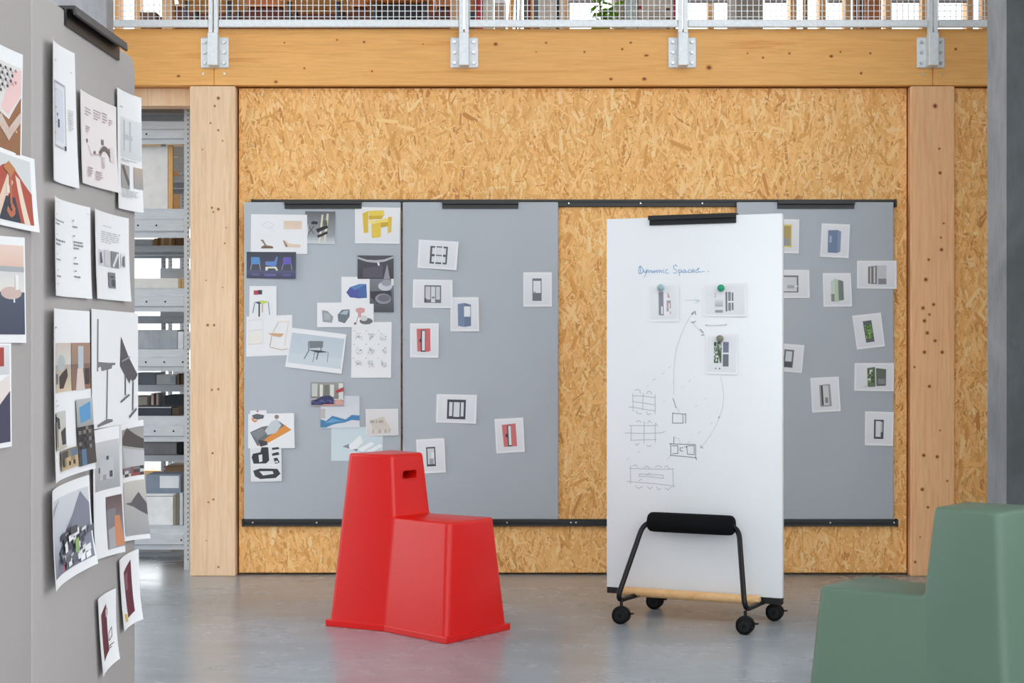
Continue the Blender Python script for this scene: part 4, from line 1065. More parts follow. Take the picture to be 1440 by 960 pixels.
board = empty('mobile_whiteboard', wb(W_W / 2, -.015, 0), 'white mobile board on black casters with wooden bar and black foam roll', 'whiteboard')
MB().obox(wb(0, -.03, BZ0), WU * W_W, WN * .03, Vector((0, 0, BZ1 - BZ0))).build('board_panel', M['whiteboard'], board, smooth=True, bevel=.004, bseg=2)
MB().obox(wb(0.002, -.03, .095), WU * (W_W - .004), WN * .03, Vector((0, 0, .0255))).build('base_bar', M['black'], board)
ca, cb = .205, .6
clip_profile(MB(), wb(ca, 0, BZ1 + .001), WU, WN, cb - ca).build('hanging_clip', M['black'], board)


def smooth_path(pts, rad, n=7):
    """round the corners of a polyline"""
    P = [Vector(p) for p in pts]
    out = [P[0]]
    for a, b_, c in zip(P[:-2], P[1:-1], P[2:]):
        d0, d1 = (a - b_), (c - b_)
        r = min(rad, d0.length * .45, d1.length * .45)
        s, e_ = b_ + d0.normalized() * r, b_ + d1.normalized() * r
        for k in range(n + 1):
            t_ = k / n
            out.append(s * (1 - t_) ** 2 + b_ * 2 * t_ * (1 - t_) + e_ * t_ ** 2)
    out.append(P[-1])
    return out


path = [wb(.165, -.03, .100), wb(.128, .215, .098), wb(.205, .075, .432), wb(.632, .075, .432), wb(.700, .215, .098), wb(.715, -.03, .100)]
MB().tube(smooth_path(path, .055), .0115, 14).build('tube_frame', M['black_tube'], board, smooth=True)
path = [wb(.165, 0, .100), wb(.128, -.245, .098), wb(.205, -.105, .432), wb(.632, -.105, .432), wb(.700, -.245, .098), wb(.715, 0, .100)]
MB().tube(smooth_path(path, .055), .0115, 14).build('tube_frame', M['black_tube'], board, smooth=True)
for nn in (.075, -.105):
    rp = [wb(.225, nn, .432), wb(.228, nn, .432), wb(.236, nn, .432), wb(.25, nn, .432)] + [wb(.25 + .335 * k / 6, nn, .432) for k in range(1, 6)] + [wb(.589, nn, .432), wb(.603, nn, .432), wb(.611, nn, .432), wb(.614, nn, .432)]
    MB().tube(rp, [.022, .034, .041, .043] + [.0435] * 5 + [.043, .041, .034, .022], 28).build('foam_roll', M['foam'], board, smooth=True)
MB().tube([wb(.083, .042, .115), wb(.084, .042, .115), wb(.086, .042, .115), wb(.714, .042, .115), wb(.716, .042, .115), wb(.717, .042, .115)], [.014, .019, .0205, .0205, .019, .014], 20).build('wooden_bar', M['oak_rod'], board, smooth=True)


def caster(u, n, yaw):
    C = wb(u, n, 0)
    a = Vector((math.cos(yaw), math.sin(yaw), 0))          # axle direction
    f = Vector((-a.y, a.x, 0))
    R = .0365
    C = C + Vector((0, 0, R))
    h = MB()
    h.cyl(C, a, .012, .04, 12)
    # hood over the wheels
    arc = [(math.cos(math.radians(q)) * (R + .004), math.sin(math.radians(q)) * (R + .004)) for q in range(20, 171, 15)]
    arc += [(x * .84, y * .84) for (x, y) in reversed(arc)]
    h.prism(arc, C - a * .009, f, Vector((0, 0, 1)), a * .018)
    h.cyl(C + Vector((0, 0, R + .012)), (0, 0, 1), .007, .024, 10)
    cs = h.build('caster', M['hub'], board, smooth=True, angle=30)
    for s in (-1, 1):
        c = C + a * s * .017
        MB().tube([c - a * .009, c - a * .007, c + a * .007, c + a * .009], [R - .003, R, R, R - .003], 24).build('wheel', M['tyre'], cs, smooth=True, angle=50)
        MB().tube([c + a * s * .0085, c + a * s * .0105, c + a * s * .011], [.025, .024, .010], 20).build('wheel_cap', M['hub'], cs, smooth=True, angle=50)
        MB().cyl(c + a * s * .012, a, .009, .004, 12).build('axle_cap', M['tyre'], cs)
    MB().obox(C + f * .0 - a * .008 + Vector((0, 0, .006)), f * (R + .018), a * .016, Vector((0, 0, .005))).build('brake_tab', M['tyre'], cs)


caster(.145, .20, math.radians(250))
caster(.704, .222, math.radians(250))
caster(.150, -.225, math.radians(250))
caster(.730, -.150, math.radians(250))

# ball magnets
for (px, py, col, lab) in ((931, 404.5, (150, 178, 182), 'pale blue grey ball magnet on the whiteboard'), (1015.5, 405, (18, 150, 108), 'bright green ball magnet on the whiteboard'), (1014, 476, (122, 122, 104), 'olive grey ball magnet on the whiteboard')):
    p = on_plane(px, py, WL, WN)
    mb = MB().sphere(p + WN * .0175, .0155, 20, 12)
    o = mb.build('ball_magnet', flat_mat('magnet_' + lab.split()[1], col, 0.55), smooth=True, origin=p + WN * .0175, weld=True)
    tag(o, lab, 'magnet', 'ball magnets on the whiteboard')
    MB().cyl(p + WN * .0035, WN, .007, .0025, 12).build('magnet_face', M['steel'], o)


# writing and sketches on the board
def ribbons(name, strokes, width, col, jitter=0.0):
    mb = MB()
    for s in strokes:
        w_, c_, pts = (s if isinstance(s[0], (int, float)) else (width, col, s))
        P = [on_plane(x, y, WL, WN) + WN * .0009 for (x, y) in pts]
        for A, B in zip(P[:-1], P[1:]):
            d = B - A
            if d.length < 1e-5: continue
            d = d.normalized()
            s_ = WN.cross(d) * w_ / 2
            mb.quad(A - s_ - d * w_ * .3, B - s_ + d * w_ * .3, B + s_ + d * w_ * .3, A + s_ - d * w_ * .3, c_)
    return mb.build(name, M['marker'], board)


def A6(pts): return [(870 + x / 5.335, 360 + y / 5.335) for x, y in pts]
def A7(pts): return [(870 + x / 5.65, 530 + y / 5.65) for x, y in pts]


BLUE = (128, 166, 206)
hw = [[(158, 76), (150, 100), (152, 124), (160, 132)], [(150, 84), (164, 74), (180, 92), (186, 114), (172, 132), (152, 132)], [(162, 80), (166, 128)],
      [(188, 102), (192, 122), (202, 122), (210, 102)], [(212, 100), (206, 128), (198, 150), (192, 156)],
      [(212, 126), (218, 106), (224, 106), (228, 126), (236, 108), (243, 106), (247, 126)],
      [(256, 108), (250, 118), (258, 126), (268, 108), (270, 126), (278, 108), (285, 106), (289, 126), (296, 108), (303, 106), (307, 126), (314, 108), (321, 106), (325, 126)],
      [(336, 104), (334, 120), (342, 126)], [(337, 94), (338, 95)], [(370, 100), (356, 104), (350, 118), (358, 130), (376, 126)],
      [(440, 78), (428, 66), (412, 74), (414, 92), (434, 106), (440, 120), (426, 130), (410, 124)],
      [(450, 102), (454, 128), (458, 148)], [(450, 110), (462, 100), (474, 108), (470, 122), (454, 122), (480, 118)],
      [(504, 106), (490, 102), (482, 116), (490, 126), (502, 110), (506, 124), (516, 118)],
      [(542, 104), (528, 102), (520, 116), (530, 126), (546, 118)], [(546, 116), (566, 110), (562, 98), (550, 106), (552, 122), (574, 118)],
      [(574, 116), (596, 92), (606, 90), (592, 100), (602, 114), (592, 124), (580, 120)], [(606, 120), (622, 118)], [(626, 116), (634, 115)], [(640, 115), (646, 115)], [(670, 115), (678, 114)]]
o = ribbons('handwriting', [A6(s) for s in hw], .0027, BLUE)
o['label'] = 'blue handwriting reading Dynamic Spaces...'
LG, MG, DG = (206, 209, 211), (176, 180, 184), (118, 122, 128)
st = []
for w_, c_, lst in ((.0028, LG, [[(495, 332), (545, 331), (605, 335)], [(572, 320), (607, 335), (574, 352)], [(652, 516), (700, 520), (810, 515)], [(660, 522), (740, 522), (800, 520)],
                                 [(575, 412), (545, 440), (505, 510), (462, 610), (436, 690), (424, 760), (414, 850), (412, 960)], [(552, 496), (590, 540), (628, 578), (642, 588)], [(372, 838), (390, 826)], [(326, 886), (344, 868)], [(258, 932), (274, 920)], [(526, 942), (540, 926)]]),
                    (.0034, DG, [[(548, 432), (572, 414)], [(552, 438), (560, 428)], [(572, 414), (578, 438)], [(546, 492), (560, 500), (576, 488)], [(612, 548), (636, 574)], [(622, 594), (640, 590)], [(652, 518), (662, 516)], [(800, 516), (812, 514)]])):
    st += [(w_, c_, A6(p)) for p in lst]
seven = [
    (.0026, MG, [[(112, 130), (116, 270)], [(194, 128), (192, 258)], [(290, 140), (290, 290)], [(116, 148), (200, 152), (290, 162)], [(110, 194), (200, 206), (290, 222)], [(80, 238), (120, 240), (200, 256), (290, 268)],
                 [(130, 106), (150, 96), (172, 108), (172, 130)], [(224, 134), (236, 112), (254, 114), (264, 136)], [(140, 268), (150, 290), (184, 292)], [(222, 276), (232, 300), (256, 290)],
                 [(84, 384), (200, 386), (300, 384)], [(100, 386), (98, 504)], [(204, 352), (202, 524)], [(290, 362), (292, 520)], [(50, 444), (200, 448), (340, 444), (366, 432)], [(96, 502), (200, 498), (300, 496)], [(300, 370), (310, 390)],
                 [(142, 356), (160, 346), (182, 356)], [(230, 366), (244, 346), (262, 362)], [(132, 526), (146, 544), (160, 526)], [(222, 540), (236, 552), (262, 540)],
                 [(94, 706), (96, 846)], [(430, 724), (436, 878)], [(88, 726), (260, 730), (434, 732)], [(66, 828), (110, 832), (300, 848), (446, 866)], [(112, 704), (136, 698), (156, 716)], [(202, 722), (222, 706), (246, 722)], [(292, 714), (316, 702), (344, 716)], [(364, 714), (384, 706), (404, 730)],
                 [(134, 862), (156, 884), (190, 870)], [(230, 868), (246, 890), (270, 872)], [(302, 870), (314, 896), (336, 884)], [(370, 880), (392, 896), (420, 872)], [(160, 770), (350, 778)], [(164, 788), (240, 790), (356, 804)], [(224, 780), (250, 760)], [(160, 824), (184, 808)], [(350, 778), (356, 806)], [(166, 772), (168, 794)]]),
    (.003, DG, [[(432, 170), (458, 244)], [(430, 282), (428, 366)], [(428, 366), (512, 366)], [(430, 288), (520, 294), (534, 292)], [(534, 292), (532, 366)], [(510, 300), (512, 364)],
                [(440, 474), (438, 530)], [(414, 526), (414, 620)], [(404, 530), (610, 536)], [(612, 536), (612, 640)], [(410, 622), (520, 630), (618, 642)], [(424, 546), (470, 544), (472, 606), (428, 610)], [(540, 548), (600, 544), (600, 616), (548, 612), (540, 550)], [(612, 640), (620, 656)], [(512, 560), (488, 564), (488, 584), (512, 588)], [(524, 552), (546, 560)],
                [(652, 562), (656, 544)], [(652, 562), (670, 560)], [(792, 326), (806, 308)]]),
    (.0026, LG, [[(437, 0), (440, 90), (438, 140)], [(452, 230), (478, 262), (480, 292)], [(440, 480), (476, 486), (492, 528)], [(810, 0), (828, 70), (834, 150), (828, 240), (802, 320), (768, 396), (730, 460), (690, 514), (652, 562)], [(385, 654), (412, 628)],
                 [(274, 24), (294, 14)], [(222, 76), (236, 66)], [(500, 88), (512, 76)], [(560, 34), (572, 22)], [(606, 236), (622, 226)], [(678, 178), (696, 166)], [(356, 192), (368, 184)], [(730, 374), (746, 358)], [(630, 450), (650, 434)], [(550, 524), (566, 510)], [(150, 598), (170, 586)], [(64, 656), (86, 640)]])]
for p in st:
    pass
ribbons('arrow_sketches', st, .003, MG)
clusters = {}
for w_, c_, lst in seven:
    for p in lst:
        x = sum(q[0] for q in p) / len(p); y = sum(q[1] for q in p) / len(p)
        if w_ == .0026 and c_ == LG and not (420 < x < 500 and y > 200): k = 'dashed_lines'
        elif x < 330 and y < 325: k = 'table_sketch_a'
        elif x < 370 and y < 600: k = 'table_sketch_b'
        elif x < 460 and y > 680: k = 'table_sketch_c'
        elif x < 560 and y < 420: k = 'desk_sketch_a'
        elif x < 640 and y < 670: k = 'desk_sketch_b'
        else: k = 'dashed_lines'
        clusters.setdefault(k, []).append((w_, c_, A7(p)))
for k, lst in clusters.items():
    ribbons(k[:-2] if k[-2] == '_' else k, lst, .003, MG)


# ------------------------------------------------------------------ the two step stools
def step_stool(loc, axis_ang, mat, label):
    """local x = lateral, local y = from the low seat to the tall block"""
    e = empty('step_stool', (loc[0], loc[1], 0), label, 'stool', None, axis_ang - math.pi / 2)
    zs, ztp, zl_ = .479, .740, .028
    V = {}
    def lerp3(p, q, t_): return tuple(a + (b_ - a) * t_ for a, b_ in zip(p, q))
    for s in (-1, 1):
        V['fb', s] = (s * .205, .006, .0); V['wb', s] = (s * .149, .391, 0.); V['bb', s] = (s * .204, .674, 0.)
        V['fs', s] = (s * .150, .036, zs); V['ws', s] = (s * .117, .366, zs)
        V['wt', s] = (s * .100, .392, ztp); V['bt', s] = (s * .147, .612, ztp)
        V['bs', s] = lerp3(V['bb', s], V['bt', s], zs / ztp)
    bm = bmesh.new()
    B = {k: bm.verts.new(p) for k, p in V.items()}
    def F(*ks): bm.faces.new([B[k] for k in ks])
    F(('fb', -1), ('fb', 1), ('fs', 1), ('fs', -1))
    F(('fs', -1), ('fs', 1), ('ws', 1), ('ws', -1))
    F(('ws', -1), ('ws', 1), ('wt', 1), ('wt', -1))
    F(('wt', -1), ('wt', 1), ('bt', 1), ('bt', -1))
    F(('bb', 1), ('bb', -1), ('bs', -1), ('bt', -1), ('bt', 1), ('bs', 1))
    for s in (-1, 1):
        F(('fb', s), ('fs', s), ('ws', s), ('wb', s)); F(('wb', s), ('ws', s), ('bs', s), ('bb', s)); F(('ws', s), ('wt', s), ('bt', s), ('bs', s))
    F(('fb', -1), ('wb', -1), ('bb', -1), ('bb', 1), ('wb', 1), ('fb', 1))
    bmesh.ops.recalc_face_normals(bm, faces=bm.faces)
    bw = bm.edges.layers.float.new('bevel_weight_edge')
    for d in bm.edges:
        p, q = d.verts[0].co, d.verts[1].co
        if d.calc_face_angle(0) < .12 or (abs(p.z) < 1e-6 and abs(q.z) < 1e-6): continue
        front = max(p.y, q.y) < .1 and abs(p.z - q.z) > .2
        d[bw] = 1.0 if front else (1.0 if min(p.y, q.y) > .5 and abs(p.z - q.z) > .2 else .45)
    me = bpy.data.meshes.new('moulded_body'); bm.to_mesh(me); bm.free()
    me.materials.append(mat)
    body = bpy.data.objects.new('moulded_body', me); COL.objects.link(body)
    # grip slot through the front of the tall block
    cb = bmesh.new()
    outl = []
    w2, r = .046, .017
    for k in range(9):
        a = -math.pi / 2 + math.pi * k / 8; outl.append((w2 - r + r * math.cos(a), r * math.sin(a)))
    for k in range(9):
        a = math.pi / 2 + math.pi * k / 8; outl.append((-w2 + r + r * math.cos(a), r * math.sin(a)))
    def ring(y, g): return [cb.verts.new((x * g, y, 0.652 + z * g)) for x, z in outl]
    r0, r1 = ring(.30, 1), ring(.50, 1)
    n = len(outl)
    for k in range(n):
        cb.faces.new((r0[k], r0[(k + 1) % n], r1[(k + 1) % n], r1[k]))
    cb.faces.new(list(reversed(r0))); cb.faces.new(r1)
    bmesh.ops.recalc_face_normals(cb, faces=cb.faces)
    cme = bpy.data.meshes.new('cut'); cb.to_mesh(cme); cb.free()
    cut = bpy.data.objects.new('cut', cme); COL.objects.link(cut)
    mb_ = body.modifiers.new('round', 'BEVEL'); mb_.limit_method = 'WEIGHT'; mb_.width = .028; mb_.segments = 4; mb_.use_clamp_overlap = False
    md = body.modifiers.new('slot', 'BOOLEAN'); md.object = cut; md.operation = 'DIFFERENCE'; md.solver = 'EXACT'
    dg = bpy.context.evaluated_depsgraph_get()
    new = bpy.data.meshes.new_from_object(body.evaluated_get(dg))
    body.modifiers.clear(); body.data = new; new.name = 'moulded_body'
    bpy.data.objects.remove(cut)
    new.shade_smooth(); new.set_sharp_from_angle(angle=math.radians(32))
    body.parent = e
    # rolled rim of the slot
    yl = lambda z: .366 + (.392 - .366) * (z - zs) / (ztp - zs)
    pts = [(x * 1.08, yl(0.652 + z) - .0005, 0.652 + z * 1.1) for x, z in outl]
    MB().tube(pts + [pts[0], pts[1]], .0028, 8).build('grip_rim', mat, e, smooth=True, local=True)
    # foot flange
    ft = []
    pl = [(-.210, 0), (.210, 0), (.153, .391), (.2085, .68), (-.2085, .68), (-.153, .391)]
    fb = MB(); fb.prism(pl, (0, 0, 0), (1, 0, 0), (0, 1, 0), (0, 0, zl_))
    fl = fb.build('foot_flange', mat, e, smooth=True, local=True, bevel=.0035, bseg=2, angle=14)
    return e


step_stool((-.135, 6.611), math.atan2(.611, -.792), M['red'], 'glossy red moulded step stool with a grip slot')
step_stool((1.000, 4.986), math.atan2(-.664, .748), M['green'], 'sage green moulded step stool in front of the concrete column')

# ------------------------------------------------------------------ steel shelving in the opening
Y_SF = 8.56


def shelf_level(e, x0, x1, ytop, ybot, Yf, depth, holes=(), tall=True):
    zt_, zb_ = at(0, ytop, Yf).z, at(0, ybot, Yf).z
    h = zt_ - zb_
    mb = MB()
    mb.box(x0, x1, Yf + (.019 if tall else .002), Yf + depth, zt_ - .005, zt_)
    if tall:
        prof = [(.020, zt_ - .0052), (.020, zb_ + h * .66), (.0, zb_ + h * .60), (.0, zb_ + h * .24), (.016, zb_ + h * .19), (.016, zb_),
                (.019, zb_), (.019, zb_ + h * .2), (.003, zb_ + h * .25), (.003, zb_ + h * .59), (.023, zb_ + h * .65), (.023, zt_ - .0052)]
        mb.prism(prof, (x0, Yf, 0), (0, 1, 0), (0, 0, 1), (x1 - x0, 0, 0))
    else:
        mb.box(x0, x1, Yf, Yf + .002, zb_, zt_)
        mb.box(x0, x1, Yf + depth - .002, Yf + depth, zb_, zt_ - .0052)
        mb.box(x0, x1, Yf + depth * .45, Yf + depth * .55, zb_, zt_ - .0052)
    s = mb.build('shelf', M['shelf'], e)
    if holes:
        hm = MB()
        zc = zb_ + h * .42
        for px in holes:
            hm.cyl((at(px, 0, Yf).x, Yf - .0002, zc), (0, 1, 0), .0052, .003, 8)
        for q_ in [hm.build('bolt_holes', M['hole'], s)]: q_['kind'] = 'stuff'
    return s


def upright(e, x0, x1, Yf, zt_, depth=.04):
    mb = MB().box(x0, x1, Yf, Yf + .003, 0.0, zt_)
    mb.box(x0, x0 + .003, Yf + .003, Yf + depth, 0.0, zt_)
    u = mb.build('upright', M['shelf'], e)
    hm = MB(); z = .05
    xc = (x0 + x1) / 2
    while z < zt_ - .03:
        hm.box(xc + .004, xc + .009, Yf - .0006, Yf - .0001, z, z + .009); z += .025
    hm.build('slots', M['hole'], u)
    return u


xr = at(258.5, 0, Y_SF).x
xl = xr - 1.2
xu = at(266.5, 0, Y_SF).x
e = empty('shelving_unit', ((xl + xr) / 2, Y_SF + .2, 0), 'galvanised shelving unit with tall beam fronts beside the pale timber post', 'shelving')
upright(e, xr + .001, xu, Y_SF, 2.5)
upright(e, xl - .03, xl - .001, Y_SF, 2.5)
upright(e, xr + .001, xu, Y_SF + .42, 2.5)
upright(e, xl - .03, xl - .001, Y_SF + .42, 2.5)
levels = [(170, 202, (206, 259)), (293, 334, (194, 220)), (405, 438, (206, 232.5, 258)), (491, 522, (205, 231, 257)), (585, 621, (191.5, 217.5, 244)), (740, 773, (255,))]
for (a, b_, hs) in levels:
    shelf_level(e, xl, xr, a, b_, Y_SF, .40, [h for h in hs if h < 258])
Y_SR = 9.06
xr2 = at(258.5, 0, Y_SR).x + .12
e2 = empty('shelving_unit', ((xl + xr) / 2, Y_SR + .35, 0), 'deep shelving unit with thin shelf edges, standing behind the beam-fronted one', 'shelving')
xl2 = xr2 - 1.5
for (a, b_) in ((150, 159), (248, 256.5), (345, 354), (444, 453), (541, 550.5), (640, 648.5), (779, 787)):
    shelf_level(e2, xl2, xr2, a, b_, Y_SR, .72, (), False)
xm = at(227, 0, Y_SR + .74).x
for (x, y) in ((xr2, Y_SR + .002), (xl2 - .032, Y_SR + .002), (xm, Y_SR + .725), (xl2 - .032, Y_SR + .725), (xr2 + .001, Y_SR + .725)):
    upright(e2, x + .001, x + .03, y, 2.5)
Y_S3 = 11.2
e3 = empty('shelving_unit', (at(262, 0, Y_S3).x, Y_S3 + .2, 0), 'distant shelving unit by the store windows', 'shelving')
x0, x1 = at(243, 0, Y_S3).x, at(330, 0, Y_S3).x
for (a, b_) in ((206, 220), (222, 240), (300, 316), (400, 416), (520, 536), (640, 656), (700, 716)):
    shelf_level(e3, x0, x1, a, b_, Y_S3, .4, (), False)
upright(e3, x0 - .034, x0 - .004, Y_S3, 2.5); upright(e3, x1 + .004, x1 + .034, Y_S3, 2.5)
upright(e3, x0 - .034, x0 - .004, Y_S3 + .4, 2.5); upright(e3, x1 + .004, x1 + .034, Y_S3 + .4, 2.5)


# goods on the shelves
def goods(name, cat, label, px0, px1, pytop, Yf, base_py, Ybase, depth, col, group, mat=None, part=None, bevel=.002):
    x0, x1 = at(px0, 0, Yf).x, at(px1, 0, Yf).x
    z0 = at(0, base_py, Ybase).z + .0006
    z1 = at(0, pytop, Yf).z
    if z1 < z0 + .01: z1 = z0 + .05
    mt = mat or flat_mat(name + '_' + '_'.join(str(c) for c in col), col, .7, 0, .06, 20)
    mb = MB().box(x0, x1, Yf, Yf + depth, z0, z1)
    o = mb.build(name, mt, origin=((x0 + x1) / 2, Yf + depth / 2, z0), bevel=bevel, bseg=1)
    tag(o, label, cat, group)
    if part:
        pn, (u0, v0, u1, v1), pc = part
        MB().box(x0 + (x1 - x0) * u0, x0 + (x1 - x0) * u1, Yf - .0012, Yf - .0002, z1 - (z1 - z0) * v1, z1 - (z1 - z0) * v0).build(pn, flat_mat('label_' + '_'.join(str(c) for c in pc), pc, .7), o)
    return o


GS = 'boxes stored on the steel shelving'
F_ = Y_SF + .06
R_ = Y_SR + .06
goods('panel_board', 'board', 'large white panel with an orange edge on the upper shelf', 190, 236, 206, F_ + .02, 293, Y_SF, .02, (236, 236, 236), GS)
goods('panel_board', 'board', 'narrow orange board next to the large white panel', 236.6, 243, 204, F_ + .02, 293, Y_SF, .02, (232, 182, 118), GS)
goods('archive_box', 'box', 'cream archive box beside a fan of brown books', 176, 215.5, 336, R_, 345, Y_SR, .2, (224, 226, 228), GS)
for k, (a, b_, c) in enumerate(((216.5, 221, (176, 140, 92)), (221.3, 225.5, (140, 104, 64)), (226, 231, (206, 176, 130)), (231.4, 236.5, (186, 150, 102)), (237, 241, (212, 186, 142)), (241.6, 245.5, (160, 122, 78)))):
    goods('book', 'book', ['tan book against the cream archive box', 'dark brown book, second from the cream box', 'pale tan book, third from the cream box', 'tan-brown book, fourth from the cream box', 'pale buff book, fifth from the cream box', 'brown book beside the brown carton'][k], a, b_, 335 - k % 2, R_, 345, Y_SR, .16, c, 'brown books on the rear shelf', bevel=.0)
goods('carton', 'box', 'brown carton on the rear shelf beside the brown books', 246.5, 266, 334, R_, 345, Y_SR, .2, (134, 100, 66), GS)
goods('archive_box', 'box', 'long cream box lying on the third front shelf', 186, 251, 391, F_, 405, Y_SF, .22, (222, 222, 218), GS)
for k, c in enumerate(((210, 170, 112), (184, 140, 84), (214, 178, 124))):
    goods('book', 'book', ['tan book beside the long cream box', 'ochre book between two tan ones', 'pale tan book at the upright'][k], 251.6 + k * 2.2, 253.6 + k * 2.2, 391.5, F_, 405, Y_SF, .16, c, 'books on the third front shelf', bevel=0)
goods('archive_box', 'box', 'white box above the long cream box', 225, 262, 377, R_ + .1, 444, Y_SR, .25, (222, 226, 232), GS)
goods('archive_box', 'box', 'mottled blue grey box on the fourth front shelf', 184, 249.5, 463.5, F_, 491, Y_SF, .26, (138, 150, 166), GS, M['conc'])
goods('archive_box', 'box', 'pale lilac white box beside the mottled grey box', 250, 258, 466, F_, 491, Y_SF, .2, (226, 226, 232), GS)
goods('archive_box', 'box', 'flat grey box beside the white labelled box', 184, 219, 524, R_, 541, Y_SR, .25, (140, 150, 160), GS)
goods('archive_box', 'box', 'white box with a pale blue printed label', 220, 247, 527, R_, 541, Y_SR, .24, (232, 236, 240), GS, None, ('label_sticker', (.72, .1, .96, .9), (196, 222, 230)))
for k, c in enumerate(((150, 134, 116), (70, 56, 48), (128, 98, 68), (86, 104, 126))):
    goods('book', 'book', ['grey brown book beside the labelled box', 'dark book on the rear shelf', 'leather brown book on the rear shelf', 'slate blue book at the upright'][k], 249 + k * 2.8, 251.6 + k * 2.8, 525, R_, 541, Y_SR, .18, c, 'books beside the labelled box', bevel=0)
goods('storage_box', 'box', 'long dark navy box on the fifth front shelf', 184, 241, 572, F_, 585, Y_SF, .26, (52, 58, 72), GS, None, ('lid_edge', (0, 0, 1, .1), (196, 200, 206)))
goods('storage_box', 'box', 'dark brown wooden box beside the navy box', 249.5, 258.3, 573, F_, 585, Y_SF, .2, (70, 58, 48), GS) if False else goods('storage_box', 'box', 'dark brown wooden box beside the navy box', 242, 252, 573, F_, 585, Y_SF, .2, (74, 60, 48), GS)
goods('carton', 'box', 'beige carton beside white and red books', 184, 207, 557, R_ + .3, 640, Y_SR, .22, (206, 196, 186), GS)
for k, (a, b_, c) in enumerate(((212.5, 216, (236, 234, 232)), (216.3, 219.5, (126, 40, 50)), (219.8, 222.5, (238, 236, 234)))):
    goods('book', 'book', ['white book beside a maroon one', 'maroon book between white ones', 'white book behind the maroon one'][k], a, b_, 553, R_ + .3, 640, Y_SR, .2, c, 'books behind the navy box', bevel=0)
goods('storage_box', 'box', 'dark grey crate on the lower rear shelf', 231, 264, 556, R_ + .3, 640, Y_SR, .3, (74, 80, 88), GS)
goods('archive_box', 'box', 'pale mottled grey box over the lowest compartments', 184, 248.5, 623, R_, 640, Y_SR, .25, (190, 196, 202), GS, M['conc_l'])
goods('storage_box', 'box', 'black box beside the pale mottled box', 249.5, 262, 622, R_, 640, Y_SR, .25, (28, 30, 33), GS)
b1 = goods('storage_box', 'box', 'white square box standing on the lowest beam shelf', 192.5, 243.5, 698, F_, 740, Y_SF, .28, (234, 237, 240), GS)
x0, x1 = at(204, 0, F_).x, at(252.5, 0, F_).x
zb1 = at(0, 698, F_).z + .0008
o = MB().box(x0, x1, F_ + .03, F_ + .22, at(0, 694, F_ + .03).z, at(0, 667, F_ + .03).z).build('folder_box', flat_mat('slate_folder', (128, 142, 160), .6, 0, .12, 20), origin=((x0 + x1) / 2, F_ + .1, at(0, 694, F_).z))
tag(o, 'slate blue box with a white sheet label on the lowest goods', 'box', GS)
MB().box(at(223, 0, F_).x, at(250, 0, F_).x, F_ + .0285, F_ + .0298, at(0, 686, F_ + .03).z, at(0, 669, F_ + .03).z).build('paper_label', flat_mat('label_white', (226, 232, 238), .7), o)
for k, (a, b_, c) in enumerate(((244.2, 247, (150, 142, 124)), (247.4, 252, (120, 116, 108)), (252.6, 257, (206, 212, 218)))):
    goods('panel_board', 'board', ['thin olive board beside the white square box', 'dark grey board beside the white square box', 'silver board at the upright beside the white square box'][k], a, b_, 695 - k, F_, 740, Y_SF, .26, c, 'boards on the lowest beam shelf', bevel=0)
# thin long board lying across, carries the slate box
o = MB().box(at(188, 0, F_).x, at(257, 0, F_).x, F_ + .01, F_ + .24, at(0, 697.5, F_).z + .0007, at(0, 694.3, F_).z).build('panel_board', flat_mat('white_board_flat', (224, 228, 230), .7), origin=(at(222, 0, F_).x, F_ + .1, at(0, 697, F_).z))
tag(o, 'flat white board lying under the slate blue box', 'board', 'boards on the lowest beam shelf')
goods('archive_box', 'box', 'low white tray on the bottom rear shelf', 184, 240, 775.5, R_, 779, Y_SR, .3, (220, 224, 228), GS)
goods('carton', 'box', 'tall brown carton on the lower rear shelf', 232, 262, 655, R_ + .33, 779, Y_SR, .3, (176, 142, 106), GS)

# ------------------------------------------------------------------ things up on the mezzanine
ZM = Z_MEZ + .0006


def mez_box(name, cat, label, px0, px1, Yf, depth, z0, h, col, group=None, lean=0.0, parts=()):
    x0, x1 = at(px0, 0, Yf).x, at(px1, 0, Yf).x
    mb = MB().prism([(0, 0), (x1 - x0, 0), (x1 - x0 + lean, h), (lean, h)], (x0, Yf, z0), (1, 0, 0), (0, 0, 1), (0, depth, 0))
    o = mb.build(name, flat_mat(name + '_' + '_'.join(str(c) for c in col), col, .65, 0, .05, 15), origin=((x0 + x1) / 2, Yf + depth / 2, z0), weld=True)
    tag(o, label, cat, group)
    for (pn, u0, u1, v0, v1, c) in parts:
        MB().box(x0 + (x1 - x0) * u0, x0 + (x1 - x0) * u1, Yf - .002, Yf - .0003, z0 + h * v0, z0 + h * v1).build(pn, flat_mat(pn + '_' + '_'.join(str(q) for q in c), c, .6), o)
    return o


# low cabinet behind the chairs and the bench with books
x0, x1 = at(240, 0, 10.75).x, at(634, 0, 10.75).x
e = empty('sideboard', ((x0 + x1) / 2, 10.95, ZM), 'long dark red brown sideboard behind the mezzanine chairs', 'sideboard')
zc = at(0, 6, 10.75).z
nb = 5
MB().box(x0, x1, 10.77, 11.15, ZM, zc - .02).build('carcass', flat_mat('sideboard_dark', (96, 46, 30), .6), e)
MB().box(x0 - .01, x1 + .01, 10.74, 11.16, zc - .0195, zc).build('top', wood_mat('sideboard_top', (200, 128, 72), (168, 98, 52), 'x'), e)
for k in range(nb):
    a = x0 + (x1 - x0) * k / nb + .004; b_ = x0 + (x1 - x0) * (k + 1) / nb - .004
    d = MB().box(a, b_, 10.752, 10.7695, ZM + .05, zc - .026).build('door', flat_mat('sideboard_door', (104, 48, 32), .55), e)
